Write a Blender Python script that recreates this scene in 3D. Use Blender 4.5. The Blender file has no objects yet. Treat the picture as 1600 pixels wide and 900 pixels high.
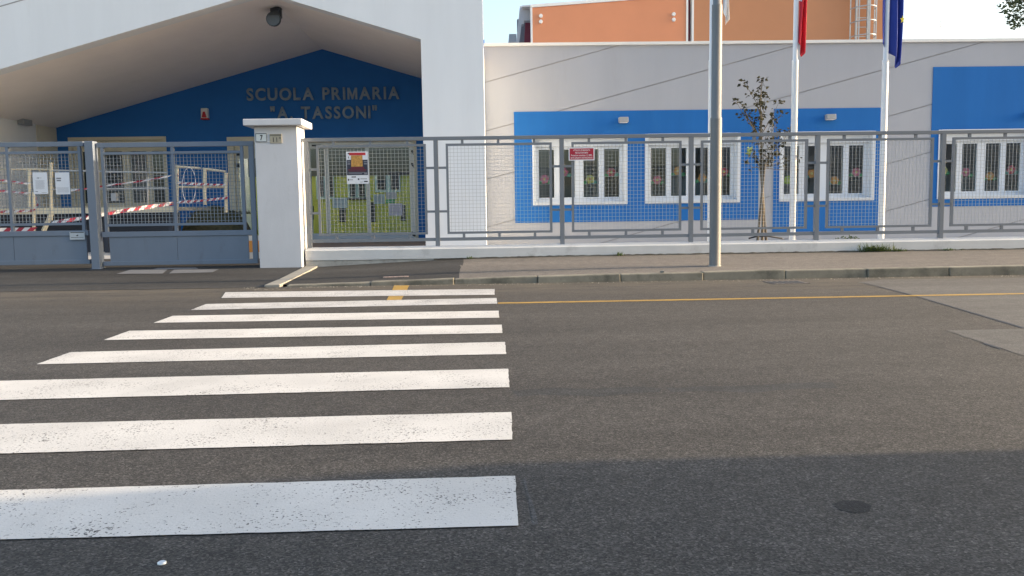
import bpy, math, random
from mathutils import Vector, Matrix
random.seed(7)
scene = bpy.context.scene
C = scene.collection
R = math.radians

# ------------------------------------------------------------------ camera, sky, sun, exposure
CAM_H, FPX = 0.95, 1300.0
PITCH, YAW, ROLL = R(5.42), R(1.4), R(0.83)
_f = Vector((math.sin(YAW)*math.cos(PITCH), math.cos(YAW)*math.cos(PITCH), -math.sin(PITCH)))
_r0 = Vector((math.cos(YAW), -math.sin(YAW), 0))
_u0 = _r0.cross(_f)
_r = _r0*math.cos(ROLL) - _u0*math.sin(ROLL)
_u = _u0*math.cos(ROLL) + _r0*math.sin(ROLL)
cd = bpy.data.cameras.new('camera'); cam = bpy.data.objects.new('camera', cd); C.objects.link(cam)
cd.sensor_width = 36; cd.lens = 36*FPX/1600; cd.clip_end = 2000; cd.clip_start = 0.05
cam.matrix_world = Matrix(((_r.x, _u.x, -_f.x, 0), (_r.y, _u.y, -_f.y, 0), (_r.z, _u.z, -_f.z, CAM_H), (0, 0, 0, 1)))
scene.camera = cam

SUN_EL, SUN_AZ = R(13), R(0.7)          # azimuth measured from +X towards +Y
w = bpy.data.worlds.new('World'); scene.world = w; w.use_nodes = True
nt = w.node_tree; bg = nt.nodes['Background']
sky = nt.nodes.new('ShaderNodeTexSky'); sky.sky_type = 'NISHITA'; sky.sun_disc = False
sky.sun_elevation = SUN_EL; sky.sun_rotation = R(90) - SUN_AZ
sky.altitude = 50; sky.air_density = 1.0; sky.dust_density = 4.0; sky.ozone_density = 1.0
nt.links.new(sky.outputs[0], bg.inputs[0]); bg.inputs[1].default_value = 0.15
sd = bpy.data.lights.new('sun', 'SUN'); sun = bpy.data.objects.new('sun', sd); C.objects.link(sun)
sd.energy = 2.8; sd.angle = R(0.5); sd.color = (1.0, 0.78, 0.53)
sdir = Vector((math.cos(SUN_EL)*math.cos(SUN_AZ), math.cos(SUN_EL)*math.sin(SUN_AZ), math.sin(SUN_EL)))
sun.rotation_euler = sdir.to_track_quat('Z', 'Y').to_euler(); sun.location = (20, 0, 20)
scene.view_settings.view_transform = 'Standard'; scene.view_settings.look = 'None'
scene.view_settings.gamma = 1; scene.view_settings.exposure = 1.8

# ------------------------------------------------------------------ helpers
def at(px, py, Y):
    """point of the photograph's pixel on the plane y = Y: (x, z)"""
    d = _f*FPX + _r*(px-800) - _u*(py-450); t = Y/d.y
    return d.x*t, CAM_H + d.z*t
def ax(px, py, Y): return at(px, py, Y)[0]
def az(px, py, Y): return at(px, py, Y)[1]
def gp(px, py, z=0.0):
    d = _f*FPX + _r*(px-800) - _u*(py-450); t = (z-CAM_H)/d.z
    return d.x*t, d.y*t
def interp(x, xs, ys):
    if x <= xs[0]: return ys[0]
    for i in range(1, len(xs)):
        if x <= xs[i]:
            return ys[i-1] + (ys[i]-ys[i-1])*(x-xs[i-1])/(xs[i]-xs[i-1])
    return ys[-1]

def tag(o, label=None, cat=None, group=None, kind=None):
    if label: o['label'] = label
    if cat: o['category'] = cat
    if group: o['group'] = group
    if kind: o['kind'] = kind
    return o
ORG = {}
def thing(name, label, cat, loc=(0, 0, 0), group=None):
    o = bpy.data.objects.new(name, None); C.objects.link(o); o.empty_display_size = 0.2
    o.location = loc; ORG[o.name] = Vector(loc)
    return tag(o, label, cat, group)

class MB:
    def __init__(s): s.v = []; s.f = []; s.m = []; s.mi = 0; s.smooth = []
    def mat(s, i): s.mi = i; return s
    def face(s, idx, smooth=False): s.f.append(tuple(idx)); s.m.append(s.mi); s.smooth.append(smooth)
    def poly(s, pts, smooth=False):
        b = len(s.v); s.v += [tuple(p) for p in pts]; s.face(range(b, b+len(pts)), smooth); return s
    def box(s, x0, x1, y0, y1, z0, z1):
        b = len(s.v)
        s.v += [(x0,y0,z0),(x1,y0,z0),(x1,y1,z0),(x0,y1,z0),(x0,y0,z1),(x1,y0,z1),(x1,y1,z1),(x0,y1,z1)]
        for q in ((0,3,2,1),(4,5,6,7),(0,1,5,4),(1,2,6,5),(2,3,7,6),(3,0,4,7)): s.face([b+i for i in q])
        return s
    def prism(s, pts, y0, y1):
        """polygon of (x, z) pushed from y0 to y1; counter-clockwise seen from the camera side"""
        n = len(pts); b = len(s.v)
        s.v += [(x, y0, z) for x, z in pts] + [(x, y1, z) for x, z in pts]
        s.face([b+i for i in range(n)]); s.face([b+n+i for i in reversed(range(n))])
        for i in range(n):
            j = (i+1) % n; s.face([b+i, b+n+i, b+n+j, b+j])
        return s
    def slab(s, pts, z0, z1):
        n = len(pts); b = len(s.v)
        s.v += [(x, y, z0) for x, y in pts] + [(x, y, z1) for x, y in pts]
        s.face([b+i for i in reversed(range(n))]); s.face([b+n+i for i in range(n)])
        for i in range(n):
            j = (i+1) % n; s.face([b+i, b+j, b+n+j, b+n+i])
        return s
    def tube(s, path, rad, n=8, cap=True):
        path = [Vector(p) for p in path]; b = len(s.v); k = len(path)
        rr = rad if isinstance(rad, (list, tuple)) else [rad]*k
        for i, p in enumerate(path):
            d = (path[min(i+1, k-1)] - path[max(i-1, 0)]).normalized()
            a = d.cross(Vector((0, 0, 1)) if abs(d.z) < .9 else Vector((1, 0, 0))).normalized(); c = d.cross(a)
            for j in range(n):
                t = 2*math.pi*j/n; q = p + (a*math.cos(t) + c*math.sin(t))*rr[i]; s.v.append(tuple(q))
        for i in range(k-1):
            for j in range(n):
                s.face([b+i*n+j, b+i*n+(j+1) % n, b+(i+1)*n+(j+1) % n, b+(i+1)*n+j], n > 5)
        if cap:
            c = len(s.v); s.v += s.v[b:b+n] + s.v[b+(k-1)*n:b+k*n]
            s.face([c+j for j in range(n)]); s.face([c+n+j for j in reversed(range(n))])
        return s
    def holed(s, x0, x1, z0, z1, y0, y1, holes):
        xs = sorted({x0, x1, *[h[0] for h in holes], *[h[1] for h in holes]}); zs = sorted({z0, z1, *[h[2] for h in holes], *[h[3] for h in holes]})
        xs = [x for x in xs if x0-1e-9 <= x <= x1+1e-9]; zs = [z for z in zs if z0-1e-9 <= z <= z1+1e-9]
        def solid(i, k):
            if i < 0 or k < 0 or i >= len(xs)-1 or k >= len(zs)-1: return False
            cx, cz = (xs[i]+xs[i+1])/2, (zs[k]+zs[k+1])/2
            return not any(h[0] < cx < h[1] and h[2] < cz < h[3] for h in holes)
        for i in range(len(xs)-1):
            for k in range(len(zs)-1):
                if not solid(i, k): continue
                a, b, c, d = xs[i], xs[i+1], zs[k], zs[k+1]
                s.poly([(a,y0,c),(b,y0,c),(b,y0,d),(a,y0,d)]); s.poly([(b,y1,c),(a,y1,c),(a,y1,d),(b,y1,d)])
                if not solid(i-1, k): s.poly([(a,y1,c),(a,y0,c),(a,y0,d),(a,y1,d)])
                if not solid(i+1, k): s.poly([(b,y0,c),(b,y1,c),(b,y1,d),(b,y0,d)])
                if not solid(i, k-1): s.poly([(a,y1,c),(b,y1,c),(b,y0,c),(a,y0,c)])
                if not solid(i, k+1): s.poly([(a,y0,d),(b,y0,d),(b,y1,d),(a,y1,d)])
        return s
    def build(s, name, mats, parent=None, bevel=0):
        o3 = Vector((0, 0, 0)); top = parent
        while top is not None and top.parent is not None: top = top.parent
        if top is not None: o3 = ORG.get(top.name, Vector((0, 0, 0)))
        me = bpy.data.meshes.new(name)
        me.from_pydata([(x-o3.x, y-o3.y, z-o3.z) for x, y, z in s.v], [], s.f)
        if not isinstance(mats, (list, tuple)): mats = [mats]
        for m in mats: me.materials.append(m)
        for p, i, sm in zip(me.polygons, s.m, s.smooth): p.material_index = i; p.use_smooth = sm
        me.update()
        o = bpy.data.objects.new(name, me); C.objects.link(o)
        if parent is not None: o.parent = parent
        else: ORG[o.name] = Vector((0, 0, 0))
        if bevel:
            b = o.modifiers.new('bevel', 'BEVEL'); b.width = bevel; b.segments = 2; b.limit_method = 'ANGLE'
        return o

# ------------------------------------------------------------------ materials
def newmat(name):
    m = bpy.data.materials.new(name); m.use_nodes = True
    return m, m.node_tree.nodes, m.node_tree.links, m.node_tree.nodes['Principled BSDF']
def M(name, col, rough=.7, var=.08, scale=3.0, bump=.15, bscale=120, metal=0.0, spec=.4, dirt=None, stretch=None):
    m, N, L, P = newmat(name)
    tc = N.new('ShaderNodeTexCoord'); vec = tc.outputs['Object']
    if stretch:
        mp = N.new('ShaderNodeMapping'); mp.inputs['Scale'].default_value = stretch; L.new(vec, mp.inputs[0]); svec = mp.outputs[0]
    else: svec = vec
    n1 = N.new('ShaderNodeTexNoise'); n1.inputs['Scale'].default_value = scale; n1.inputs['Detail'].default_value = 6; n1.inputs['Roughness'].default_value = .65
    L.new(svec, n1.inputs['Vector'])
    rp = N.new('ShaderNodeValToRGB'); rp.color_ramp.elements[0].position = .3; rp.color_ramp.elements[1].position = .7
    rp.color_ramp.elements[0].color = (*[c*(1-var) for c in col], 1); rp.color_ramp.elements[1].color = (*[min(c*(1+var), .95) for c in col], 1)
    L.new(n1.outputs['Fac'], rp.inputs[0]); colout = rp.outputs[0]
    if dirt:                                   # dirt = (colour, noise scale, threshold, amount): blotches with a shape of their own
        n3 = N.new('ShaderNodeTexNoise'); n3.inputs['Scale'].default_value = dirt[1]; n3.inputs['Detail'].default_value = 8; n3.inputs['Roughness'].default_value = .7
        L.new(svec, n3.inputs['Vector'])
        r3 = N.new('ShaderNodeMapRange'); r3.inputs[1].default_value = dirt[2]; r3.inputs[2].default_value = dirt[2]+.18; r3.inputs[4].default_value = dirt[3]
        L.new(n3.outputs['Fac'], r3.inputs[0])
        mx = N.new('ShaderNodeMix'); mx.data_type = 'RGBA'; L.new(r3.outputs[0], mx.inputs['Factor']); L.new(colout, mx.inputs['A']); mx.inputs['B'].default_value = (*dirt[0], 1)
        colout = mx.outputs['Result']
    L.new(colout, P.inputs['Base Color'])
    P.inputs['Roughness'].default_value = rough; P.inputs['Metallic'].default_value = metal; P.inputs['Specular IOR Level'].default_value = spec
    if bump:
        n2 = N.new('ShaderNodeTexNoise'); n2.inputs['Scale'].default_value = bscale; n2.inputs['Detail'].default_value = 3; L.new(vec, n2.inputs['Vector'])
        bp = N.new('ShaderNodeBump'); bp.inputs['Strength'].default_value = bump; bp.inputs['Distance'].default_value = .004
        L.new(n2.outputs['Fac'], bp.inputs['Height']); L.new(bp.outputs[0], P.inputs['Normal'])
    return m
def asphalt(name, base, tint, contrast=1.0, bump=.55, stain=.35, dust=None):
    """bitumen with stone chips, wheel-worn streaks along the street and oil stains"""
    m, N, L, P = newmat(name); tc = N.new('ShaderNodeTexCoord'); vec = tc.outputs['Object']
    vo = N.new('ShaderNodeTexVoronoi'); vo.inputs['Scale'].default_value = 150; vo.inputs['Randomness'].default_value = 1; L.new(vec, vo.inputs['Vector'])
    hs = N.new('ShaderNodeSeparateColor'); L.new(vo.outputs['Color'], hs.inputs[0])
    rp = N.new('ShaderNodeValToRGB'); e = rp.color_ramp.elements
    e[0].position = 0; e[0].color = (*[base*(1-.75*contrast)*t for t in tint], 1); e[1].position = 1; e[1].color = (*[base*(1+2.0*contrast)*t for t in tint], 1)
    a = e.new(.55); a.color = (*[base*t for t in tint], 1); a = e.new(.9); a.color = (*[base*(1+.75*contrast)*t for t in tint], 1)
    L.new(hs.outputs[0], rp.inputs[0])
    mp = N.new('ShaderNodeMapping'); mp.inputs['Scale'].default_value = (.12, .8, 1); L.new(vec, mp.inputs[0])
    n1 = N.new('ShaderNodeTexNoise'); n1.inputs['Scale'].default_value = 1.6; n1.inputs['Detail'].default_value = 7; n1.inputs['Roughness'].default_value = .62; L.new(mp.outputs[0], n1.inputs['Vector'])
    r1 = N.new('ShaderNodeMapRange'); r1.inputs[1].default_value = .3; r1.inputs[2].default_value = .7; r1.inputs[3].default_value = 1-stain; r1.inputs[4].default_value = 1+stain; L.new(n1.outputs['Fac'], r1.inputs[0])
    n4 = N.new('ShaderNodeTexNoise'); n4.inputs['Scale'].default_value = 9; n4.inputs['Detail'].default_value = 6; L.new(vec, n4.inputs['Vector'])
    r4 = N.new('ShaderNodeMapRange'); r4.inputs[1].default_value = .3; r4.inputs[2].default_value = .7; r4.inputs[3].default_value = .86; r4.inputs[4].default_value = 1.14; L.new(n4.outputs['Fac'], r4.inputs[0])
    mu = N.new('ShaderNodeMath'); mu.operation = 'MULTIPLY'; L.new(r1.outputs[0], mu.inputs[0]); L.new(r4.outputs[0], mu.inputs[1])
    mx = N.new('ShaderNodeMix'); mx.data_type = 'RGBA'; mx.blend_type = 'MULTIPLY'; mx.inputs['Factor'].default_value = 1
    L.new(rp.outputs[0], mx.inputs['A']); L.new(mu.outputs[0], mx.inputs['B']); colout = mx.outputs['Result']
    if dust:                                   # pale grit washed towards the kerb
        sp = N.new('ShaderNodeSeparateXYZ'); L.new(vec, sp.inputs[0])
        md = N.new('ShaderNodeMapRange'); md.inputs[1].default_value = dust[1]; md.inputs[2].default_value = dust[2]; L.new(sp.outputs[1], md.inputs[0])
        m5 = N.new('ShaderNodeMapping'); m5.inputs['Scale'].default_value = (.5, 2, 1); L.new(vec, m5.inputs[0])
        n5 = N.new('ShaderNodeTexNoise'); n5.inputs['Scale'].default_value = 2.2; n5.inputs['Detail'].default_value = 8; n5.inputs['Roughness'].default_value = .7; L.new(m5.outputs[0], n5.inputs['Vector'])
        r5 = N.new('ShaderNodeMapRange'); r5.inputs[1].default_value = .35; r5.inputs[2].default_value = .65; r5.inputs[4].default_value = dust[3]; L.new(n5.outputs['Fac'], r5.inputs[0])
        m6 = N.new('ShaderNodeMath'); m6.operation = 'MULTIPLY'; L.new(md.outputs[0], m6.inputs[0]); L.new(r5.outputs[0], m6.inputs[1])
        mx2 = N.new('ShaderNodeMix'); mx2.data_type = 'RGBA'; L.new(m6.outputs[0], mx2.inputs['Factor']); L.new(colout, mx2.inputs['A']); mx2.inputs['B'].default_value = (*dust[0], 1); colout = mx2.outputs['Result']
    L.new(colout, P.inputs['Base Color'])
    P.inputs['Roughness'].default_value = .85; P.inputs['Specular IOR Level'].default_value = .3
    n2 = N.new('ShaderNodeTexNoise'); n2.inputs['Scale'].default_value = 160; n2.inputs['Detail'].default_value = 3; L.new(vec, n2.inputs['Vector'])
    bp = N.new('ShaderNodeBump'); bp.inputs['Strength'].default_value = bump; bp.inputs['Distance'].default_value = .004
    L.new(n2.outputs['Fac'], bp.inputs['Height']); L.new(bp.outputs[0], P.inputs['Normal'])
    return m
def roadpaint(name, col, thr, under=(.06, .055, .05)):
    """paint on stony asphalt: pits between the chips stay bare"""
    m, N, L, P = newmat(name); tc = N.new('ShaderNodeTexCoord'); vec = tc.outputs['Object']
    n1 = N.new('ShaderNodeTexNoise'); n1.inputs['Scale'].default_value = 110; n1.inputs['Detail'].default_value = 3; L.new(vec, n1.inputs['Vector'])
    n2 = N.new('ShaderNodeTexNoise'); n2.inputs['Scale'].default_value = 3.5; n2.inputs['Detail'].default_value = 5; L.new(vec, n2.inputs['Vector'])
    ad = N.new('ShaderNodeMath'); ad.operation = 'MULTIPLY_ADD'; ad.inputs[1].default_value = .32; L.new(n2.outputs['Fac'], ad.inputs[0]); L.new(n1.outputs['Fac'], ad.inputs[2])
    mr = N.new('ShaderNodeMapRange'); mr.inputs[1].default_value = thr; mr.inputs[2].default_value = thr+.05; L.new(ad.outputs[0], mr.inputs[0])
    n3 = N.new('ShaderNodeTexNoise'); n3.inputs['Scale'].default_value = 2; n3.inputs['Detail'].default_value = 6; L.new(vec, n3.inputs['Vector'])
    rp = N.new('ShaderNodeValToRGB'); rp.color_ramp.elements[0].position = .3; rp.color_ramp.elements[1].position = .7
    rp.color_ramp.elements[0].color = (*[c*.80 for c in col], 1); rp.color_ramp.elements[1].color = (*col, 1); L.new(n3.outputs['Fac'], rp.inputs[0])
    mx = N.new('ShaderNodeMix'); mx.data_type = 'RGBA'; L.new(mr.outputs[0], mx.inputs['Factor']); L.new(rp.outputs[0], mx.inputs['A']); mx.inputs['B'].default_value = (*under, 1)
    L.new(mx.outputs['Result'], P.inputs['Base Color']); P.inputs['Roughness'].default_value = .75; P.inputs['Specular IOR Level'].default_value = .3
    bp = N.new('ShaderNodeBump'); bp.inputs['Strength'].default_value = .5; bp.inputs['Distance'].default_value = .003
    L.new(n1.outputs['Fac'], bp.inputs['Height']); L.new(bp.outputs[0], P.inputs['Normal'])
    return m
def glass(name, tint=(.90, .94, .92), ior=1.5):
    m, N, L, P = newmat(name); out = N['Material Output']; N.remove(P)
    tr = N.new('ShaderNodeBsdfTransparent'); tr.inputs[0].default_value = (*tint, 1)
    gl = N.new('ShaderNodeBsdfGlossy'); gl.inputs['Roughness'].default_value = .02; gl.inputs[0].default_value = (.9, .95, 1, 1)
    fr = N.new('ShaderNodeFresnel'); fr.inputs[0].default_value = ior
    mx = N.new('ShaderNodeMixShader'); L.new(fr.outputs[0], mx.inputs[0]); L.new(tr.outputs[0], mx.inputs[1]); L.new(gl.outputs[0], mx.inputs[2]); L.new(mx.outputs[0], out.inputs[0])
    return m
def leafmat(name, c0, c1):
    m, N, L, P = newmat(name); out = N['Material Output']
    oi = N.new('ShaderNodeTexCoord'); n = N.new('ShaderNodeTexNoise'); n.inputs['Scale'].default_value = 7; L.new(oi.outputs['Object'], n.inputs['Vector'])
    rp = N.new('ShaderNodeValToRGB'); rp.color_ramp.elements[0].position = .35; rp.color_ramp.elements[1].position = .65
    rp.color_ramp.elements[0].color = (*c0, 1); rp.color_ramp.elements[1].color = (*c1, 1); L.new(n.outputs['Fac'], rp.inputs[0]); L.new(rp.outputs[0], P.inputs['Base Color'])
    P.inputs['Roughness'].default_value = .8; P.inputs['Specular IOR Level'].default_value = .2
    tl = N.new('ShaderNodeBsdfTranslucent'); L.new(rp.outputs[0], tl.inputs[0])
    mx = N.new('ShaderNodeMixShader'); mx.inputs[0].default_value = .3; L.new(P.outputs[0], mx.inputs[1]); L.new(tl.outputs[0], mx.inputs[2]); L.new(mx.outputs[0], out.inputs[0])
    return m

m_road = asphalt('asphalt_road', .051, (1.09, 1.0, .89), .7, .6, .24, ((.115, .098, .075), 8.3, 10.4, .85))
m_patch = asphalt('asphalt_patch', .090, (1.04, 1.0, .93), .35, .35, .2)
m_drive = asphalt('asphalt_drive', .038, (1.02, 1.0, .97), .5, .45, .4)
m_stain = asphalt('asphalt_stain', .02, (1, 1, 1), .5)
m_walk = asphalt('pavement_surface', .13, (1.11, 1.0, .88), .35, .35, .22)
m_white_paint = roadpaint('crossing_paint', (.62, .60, .56), .79)
m_white_worn = roadpaint('crossing_paint_worn', (.54, .53, .51), .755)
m_yellow_paint = roadpaint('yellow_paint', (.40, .25, .055), .76, (.12, .10, .07))
m_seam = M('bitumen_seam', (.02, .02, .022), .6)
m_kerb = M('kerb_stone', (.21, .195, .155), .85, .25, 3, .5, 90, dirt=((.075, .075, .06), 2.3, .47, .8))
m_kerb2 = M('kerb_edging', (.28, .265, .23), .85, .15, 6, .4, 90)
m_wall = M('plaster_white', (.74, .77, .80), .85, .03, 1.2, .25, 160, dirt=((.60, .60, .59), 1.3, .60, .35), stretch=(1.6, 1.6, .22))
m_soffit = M('plaster_soffit', (.84, .79, .76), .9, .03, 1.5, .2, 160)
m_grey = M('plaster_grey', (.365, .385, .43), .85, .035, 1.0, .35, 130, dirt=((.31, .31, .32), 1.2, .58, .4), stretch=(1.4, 1.4, .25))
m_groove = M('groove_grey', (.33, .33, .34), .9)  # plain grey of the joints and of the wall behind them
m_blue = M('plaster_blue', (.018, .135, .42), .85, .06, 1.2, .35, 130, spec=.2, dirt=((.03, .15, .40), 1.5, .56, .5), stretch=(1.5, 1.5, .25))
m_blue_lifted = M('plaster_blue_lifted', (.024, .155, .47), .8, .05, 1.2, .3, 130, spec=.3)  # facade blue, lightened to offset the shade in the recess
m_lowwall = M('wall_paint_weathered', (.62, .62, .61), .85, .06, 2.2, .4, 60, dirt=((.30, .29, .27), 2.6, .56, .45))
m_found = M('foundation_concrete', (.40, .39, .36), .9, .12, 5, .5, 60, dirt=((.18, .17, .15), 6, .5, .6))
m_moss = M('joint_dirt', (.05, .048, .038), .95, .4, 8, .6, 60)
m_pillar = M('pillar_paint', (.62, .62, .635), .8, .05, 3, .4, 50, dirt=((.42, .41, .40), 4, .57, .4), stretch=(1, 1, .5))
m_fence = M('fence_paint', (.18, .20, .225), .5, .05, 4, .08, 90, spec=.5)
m_wire = M('wire_galvanised', (.42, .44, .44), .5, .08, 9, 0, spec=.5)
m_gate = M('gate_paint', (.165, .20, .255), .5, .07, 2, .06, 60, spec=.5, dirt=((.13, .14, .16), 5, .58, .5), stretch=(1, 1, .4))
m_gatewire = M('gate_wire', (.27, .31, .35), .5, .06, 9, 0)
m_cream = M('frame_cream', (.70, .65, .52), .6, .04, 3, .1)
m_frame = M('window_frame_white', (.60, .65, .71), .45, .02, 3, .05)
m_alu = M('aluminium_frame', (.72, .71, .68), .45, .03, 3, .05, metal=.2)
m_glass = glass('window_glass')
m_room = M('room_paint', (.42, .44, .47), .9)
m_hallgreen = M('hall_yellow_green', (.64, .63, .11), .8)
m_mint = M('hall_mint', (.66, .82, .72), .7)
m_dark = M('dark_fitting', (.03, .034, .04), .6)
m_floor = M('hall_floor', (.48, .47, .42), .5)
m_tile = M('terracotta_paving', (.42, .28, .21), .8, .2, 9, .3, 60)
m_yard = M('yard_concrete', (.50, .49, .475), .9, .12, 1.5, .4, 60)
m_earth = M('ground_earth', (.16, .15, .12), .95, .25, .3, .4, 20)
m_orange = M('panel_orange', (.61, .25, .13), .7, .04, .8, .15)
m_orange2 = M('panel_ochre', (.46, .21, .105), .7, .04, .8, .15)
m_trim = M('trim_white', (.74, .74, .72), .6, .03, 3, .1)
m_maroon = M('maroon_panel', (.20, .04, .07), .6)
m_gymgrey = M('gym_grey', (.42, .44, .48), .6, .05, 1)
m_gymdark = M('gym_dark', (.16, .17, .21), .6)
m_metal = M('galvanised_steel', (.45, .46, .46), .45, .08, 6, .1, 40, metal=.5)
m_pole = M('lamp_post_paint', (.20, .20, .20), .55, .10, 5, .25, 40, dirt=((.22, .21, .19), 7, .58, .5), stretch=(1, 1, .25))
m_flagpole = M('flagpole_white', (.72, .73, .74), .35, .02, 3, .03)
m_letter = M('letter_metal', (.27, .34, .42), .6, .05, 8, .05)
m_lampgrey = M('lamp_housing', (.30, .32, .34), .5)
m_spot = M('spotlight_housing', (.05, .06, .075), .45)
m_red = M('sign_red', (.42, .02, .045), .5, .03)
m_paper = M('paper_white', (.74, .76, .80), .7, .03, 10, .05)
m_ink = M('ink_grey', (.22, .23, .26), .8)
m_black = M('ink_black', (.02, .02, .025), .6)
m_plaque = M('stone_plaque', (.40, .37, .29), .8, .12, 14, .3)
m_gold = M('poster_gold', (.50, .27, .07), .6, .45, 30, 0)
m_navy = M('poster_navy', (.03, .035, .06), .6)
m_posterred = M('poster_red', (.50, .03, .04), .6)
m_darkred = M('poster_darkred', (.16, .02, .03), .6)
m_rail = M('ramp_steel_cream', (.58, .52, .38), .5, .06, 5, .1)
m_deck = M('ramp_deck', (.44, .42, .36), .7, .08, 5, .2)
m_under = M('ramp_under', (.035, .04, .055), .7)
m_tapew = M('tape_white', (.66, .65, .66), .5, .02)
m_taper = M('tape_red', (.33, .035, .06), .5, .05)
m_bark = M('young_bark', (.15, .125, .09), .9, .25, 20, .5, 60)
m_leaf = leafmat('leaf_dark', (.030, .032, .022), (.070, .066, .036))
m_leaf2 = leafmat('leaf_young_sunlit', (.25, .33, .08), (.30, .38, .10))  # young leaves with sunlight painted into a brighter green
m_far = leafmat('leaf_far', (.03, .045, .03), (.06, .08, .045))
m_weed = leafmat('weed_green', (.05, .09, .03), (.12, .15, .05))
m_mound = M('mound_grass', (.11, .105, .06), .95, .35, 9, .7, 40)
m_ital_red = M('flag_red', (.62, .03, .05), .8, .05); m_ital_white = M('flag_white', (.74, .73, .74), .8, .03); m_ital_green = M('flag_green', (.02, .25, .08), .8, .05)
m_eu = M('flag_blue', (.025, .05, .30), .75, .08); m_star = M('flag_star', (.75, .62, .05), .7)
FCOL = {k: M('paper_'+k, c, .8, .05) for k, c in dict(pink=(.80, .22, .34), yellow=(.80, .68, .25), orange=(.80, .36, .10), red=(.70, .10, .16), lime=(.55, .66, .14), green=(.12, .42, .20), teal=(.16, .42, .38)).items()}

# ------------------------------------------------------------------ levels of the place
Y_KERB, Y_WALL, Y_FENCE = 10.62, 13.05, 13.20
D1, D2, D3, D4 = 16.4, 22.1, 18.2, 26.0
YARD = .17
def zk(x): return interp(x, [-2.8, -1.6, .3, 3, 7, 12], [.022, .045, .085, .108, .125, .13])
def zb(x): return interp(x, [-2.85, -1.5, -.5, 1], [.09, .15, .188, .20])
def zd(y): return interp(y, [10.62, 13.0, 15.0], [.004, .10, YARD])

# ------------------------------------------------------------------ ground, road, pavement
g = MB().poly([(-600, -600, -.05), (600, -600, -.05), (600, 600, -.05), (-600, 600, -.05)]).build('ground', m_earth); tag(g, kind='structure')
road = MB().poly([(-70, -7, 0), (70, -7, 0), (70, Y_KERB+.05, 0), (-70, Y_KERB+.05, 0)]).build('road', m_road); tag(road, 'grey stony asphalt road in front of the school', kind='structure')
def ragged(pts, z, jit=.0022, step=.05):
    out = []
    for i, p in enumerate(pts):
        q = pts[(i+1) % len(pts)]; n = max(1, int(math.hypot(q[0]-p[0], q[1]-p[1])/step))
        for k in range(n):
            t = k/n; jx, jy = (0, 0) if k == 0  else (random.uniform(-jit, jit), random.uniform(-jit, jit))
            out.append((p[0]+(q[0]-p[0])*t+jx, p[1]+(q[1]-p[1])*t+jy, z))
    return out
stripes = [((773,452),(773,461),(352,457),(346,466)), ((776,466),(777,475),(322,475.5),(298,485)), ((779,486),(780,497),(270,494),(240,505)), ((784,508),(785,521),(202,517.5),(162,532)), ((789,535),(791,554),(110,551),(57,570))]
for tr, br, tl, bl in stripes:
    P4 = [gp(*bl), gp(*br), gp(*tr), gp(*tl)]
    MB().poly(ragged(P4, .004)).build('crossing_stripe', m_white_worn if tr[1] < 470 else m_white_paint, road)
for yr, yr2, yl, yl2, xr, xr2 in ((577, 606, 596, 626, 794, 796), (645, 688, 664, 710, 799, 800.5), (745, 823, 767.5, 845, 805, 810)):
    a, b, c, d = gp(xr2, yr2), gp(xr, yr), gp(0, yl), gp(0, yl2)
    def ext(p, q, X): t = (X-p[0])/(q[0]-p[0]); return (X, p[1]+(q[1]-p[1])*t)
    MB().poly(ragged([ext(a, d, -2.95), a, b, ext(b, c, -2.95)], .004)).build('crossing_stripe', m_white_paint, road)
# asphalt repairs, seam, stains, yellow line
def sheet(name, pix, z, mat, jit=.012, parent=road): return MB().poly(ragged([gp(*p) for p in pix], z, jit, .12)).build(name, mat, parent)
sheet('asphalt_patch', [(1600, 513), (1425, 461), (1340, 441), (1380, 437), (1620, 434), (1900, 432), (1900, 560)], .0012, m_patch)
sheet('asphalt_patch', [(1600, 556), (1555, 541), (1478, 517), (1600, 513.5), (1700, 530), (1700, 590)], .0016, m_patch)
sheet('tar_seam', [(1600, 514), (1500, 484), (1422, 461.2), (1350, 442.6), (1351, 442.2), (1424, 460.3), (1500, 482.6), (1600, 511.8)], .0022, m_seam, .004)
sheet('tar_seam', [(1535, 537), (1560, 545), (1566, 547), (1562, 543.5), (1540, 536)], .0024, m_seam, .006)
sheet('oil_stain', [(1300, 788), (1318, 782), (1345, 783), (1362, 790), (1358, 800), (1335, 802), (1312, 797)], .001, m_stain, .02)
sheet('asphalt_patch', [(1040, 606), (1300, 597), (1310, 607), (1180, 614), (1050, 613)], .0008, asphalt('asphalt_sealed', .048, (1, .99, .97), .5), .05)
sheet('old_paint_trace', [(817, 748), (822, 748), (841, 820), (833, 820)], .001, asphalt('asphalt_trace', .066, (1.02, 1, .97), .6, .5, .3), .006)
sheet('asphalt_patch', [(800, 611), (1000, 604), (1035, 607), (1030, 613), (900, 618), (810, 620)], .0008, asphalt('asphalt_sealed_old', .044, (1, .99, .96), .6), .05)
def yl(pa, pb, w, z):
    a = gp(*pa); b = gp(*pb); return MB().poly(ragged([(a[0], a[1]-w/2), (b[0], b[1]-w/2), (b[0], b[1]+w/2), (a[0], a[1]+w/2)], z, .007, .08)).build('yellow_line', m_yellow_paint, road)
yl((778, 474), (1700, 457.3), .115, .003)
sheet('yellow_line', [(604, 470), (627, 470), (640, 446), (616, 446)], .002, m_yellow_paint, .005)
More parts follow.
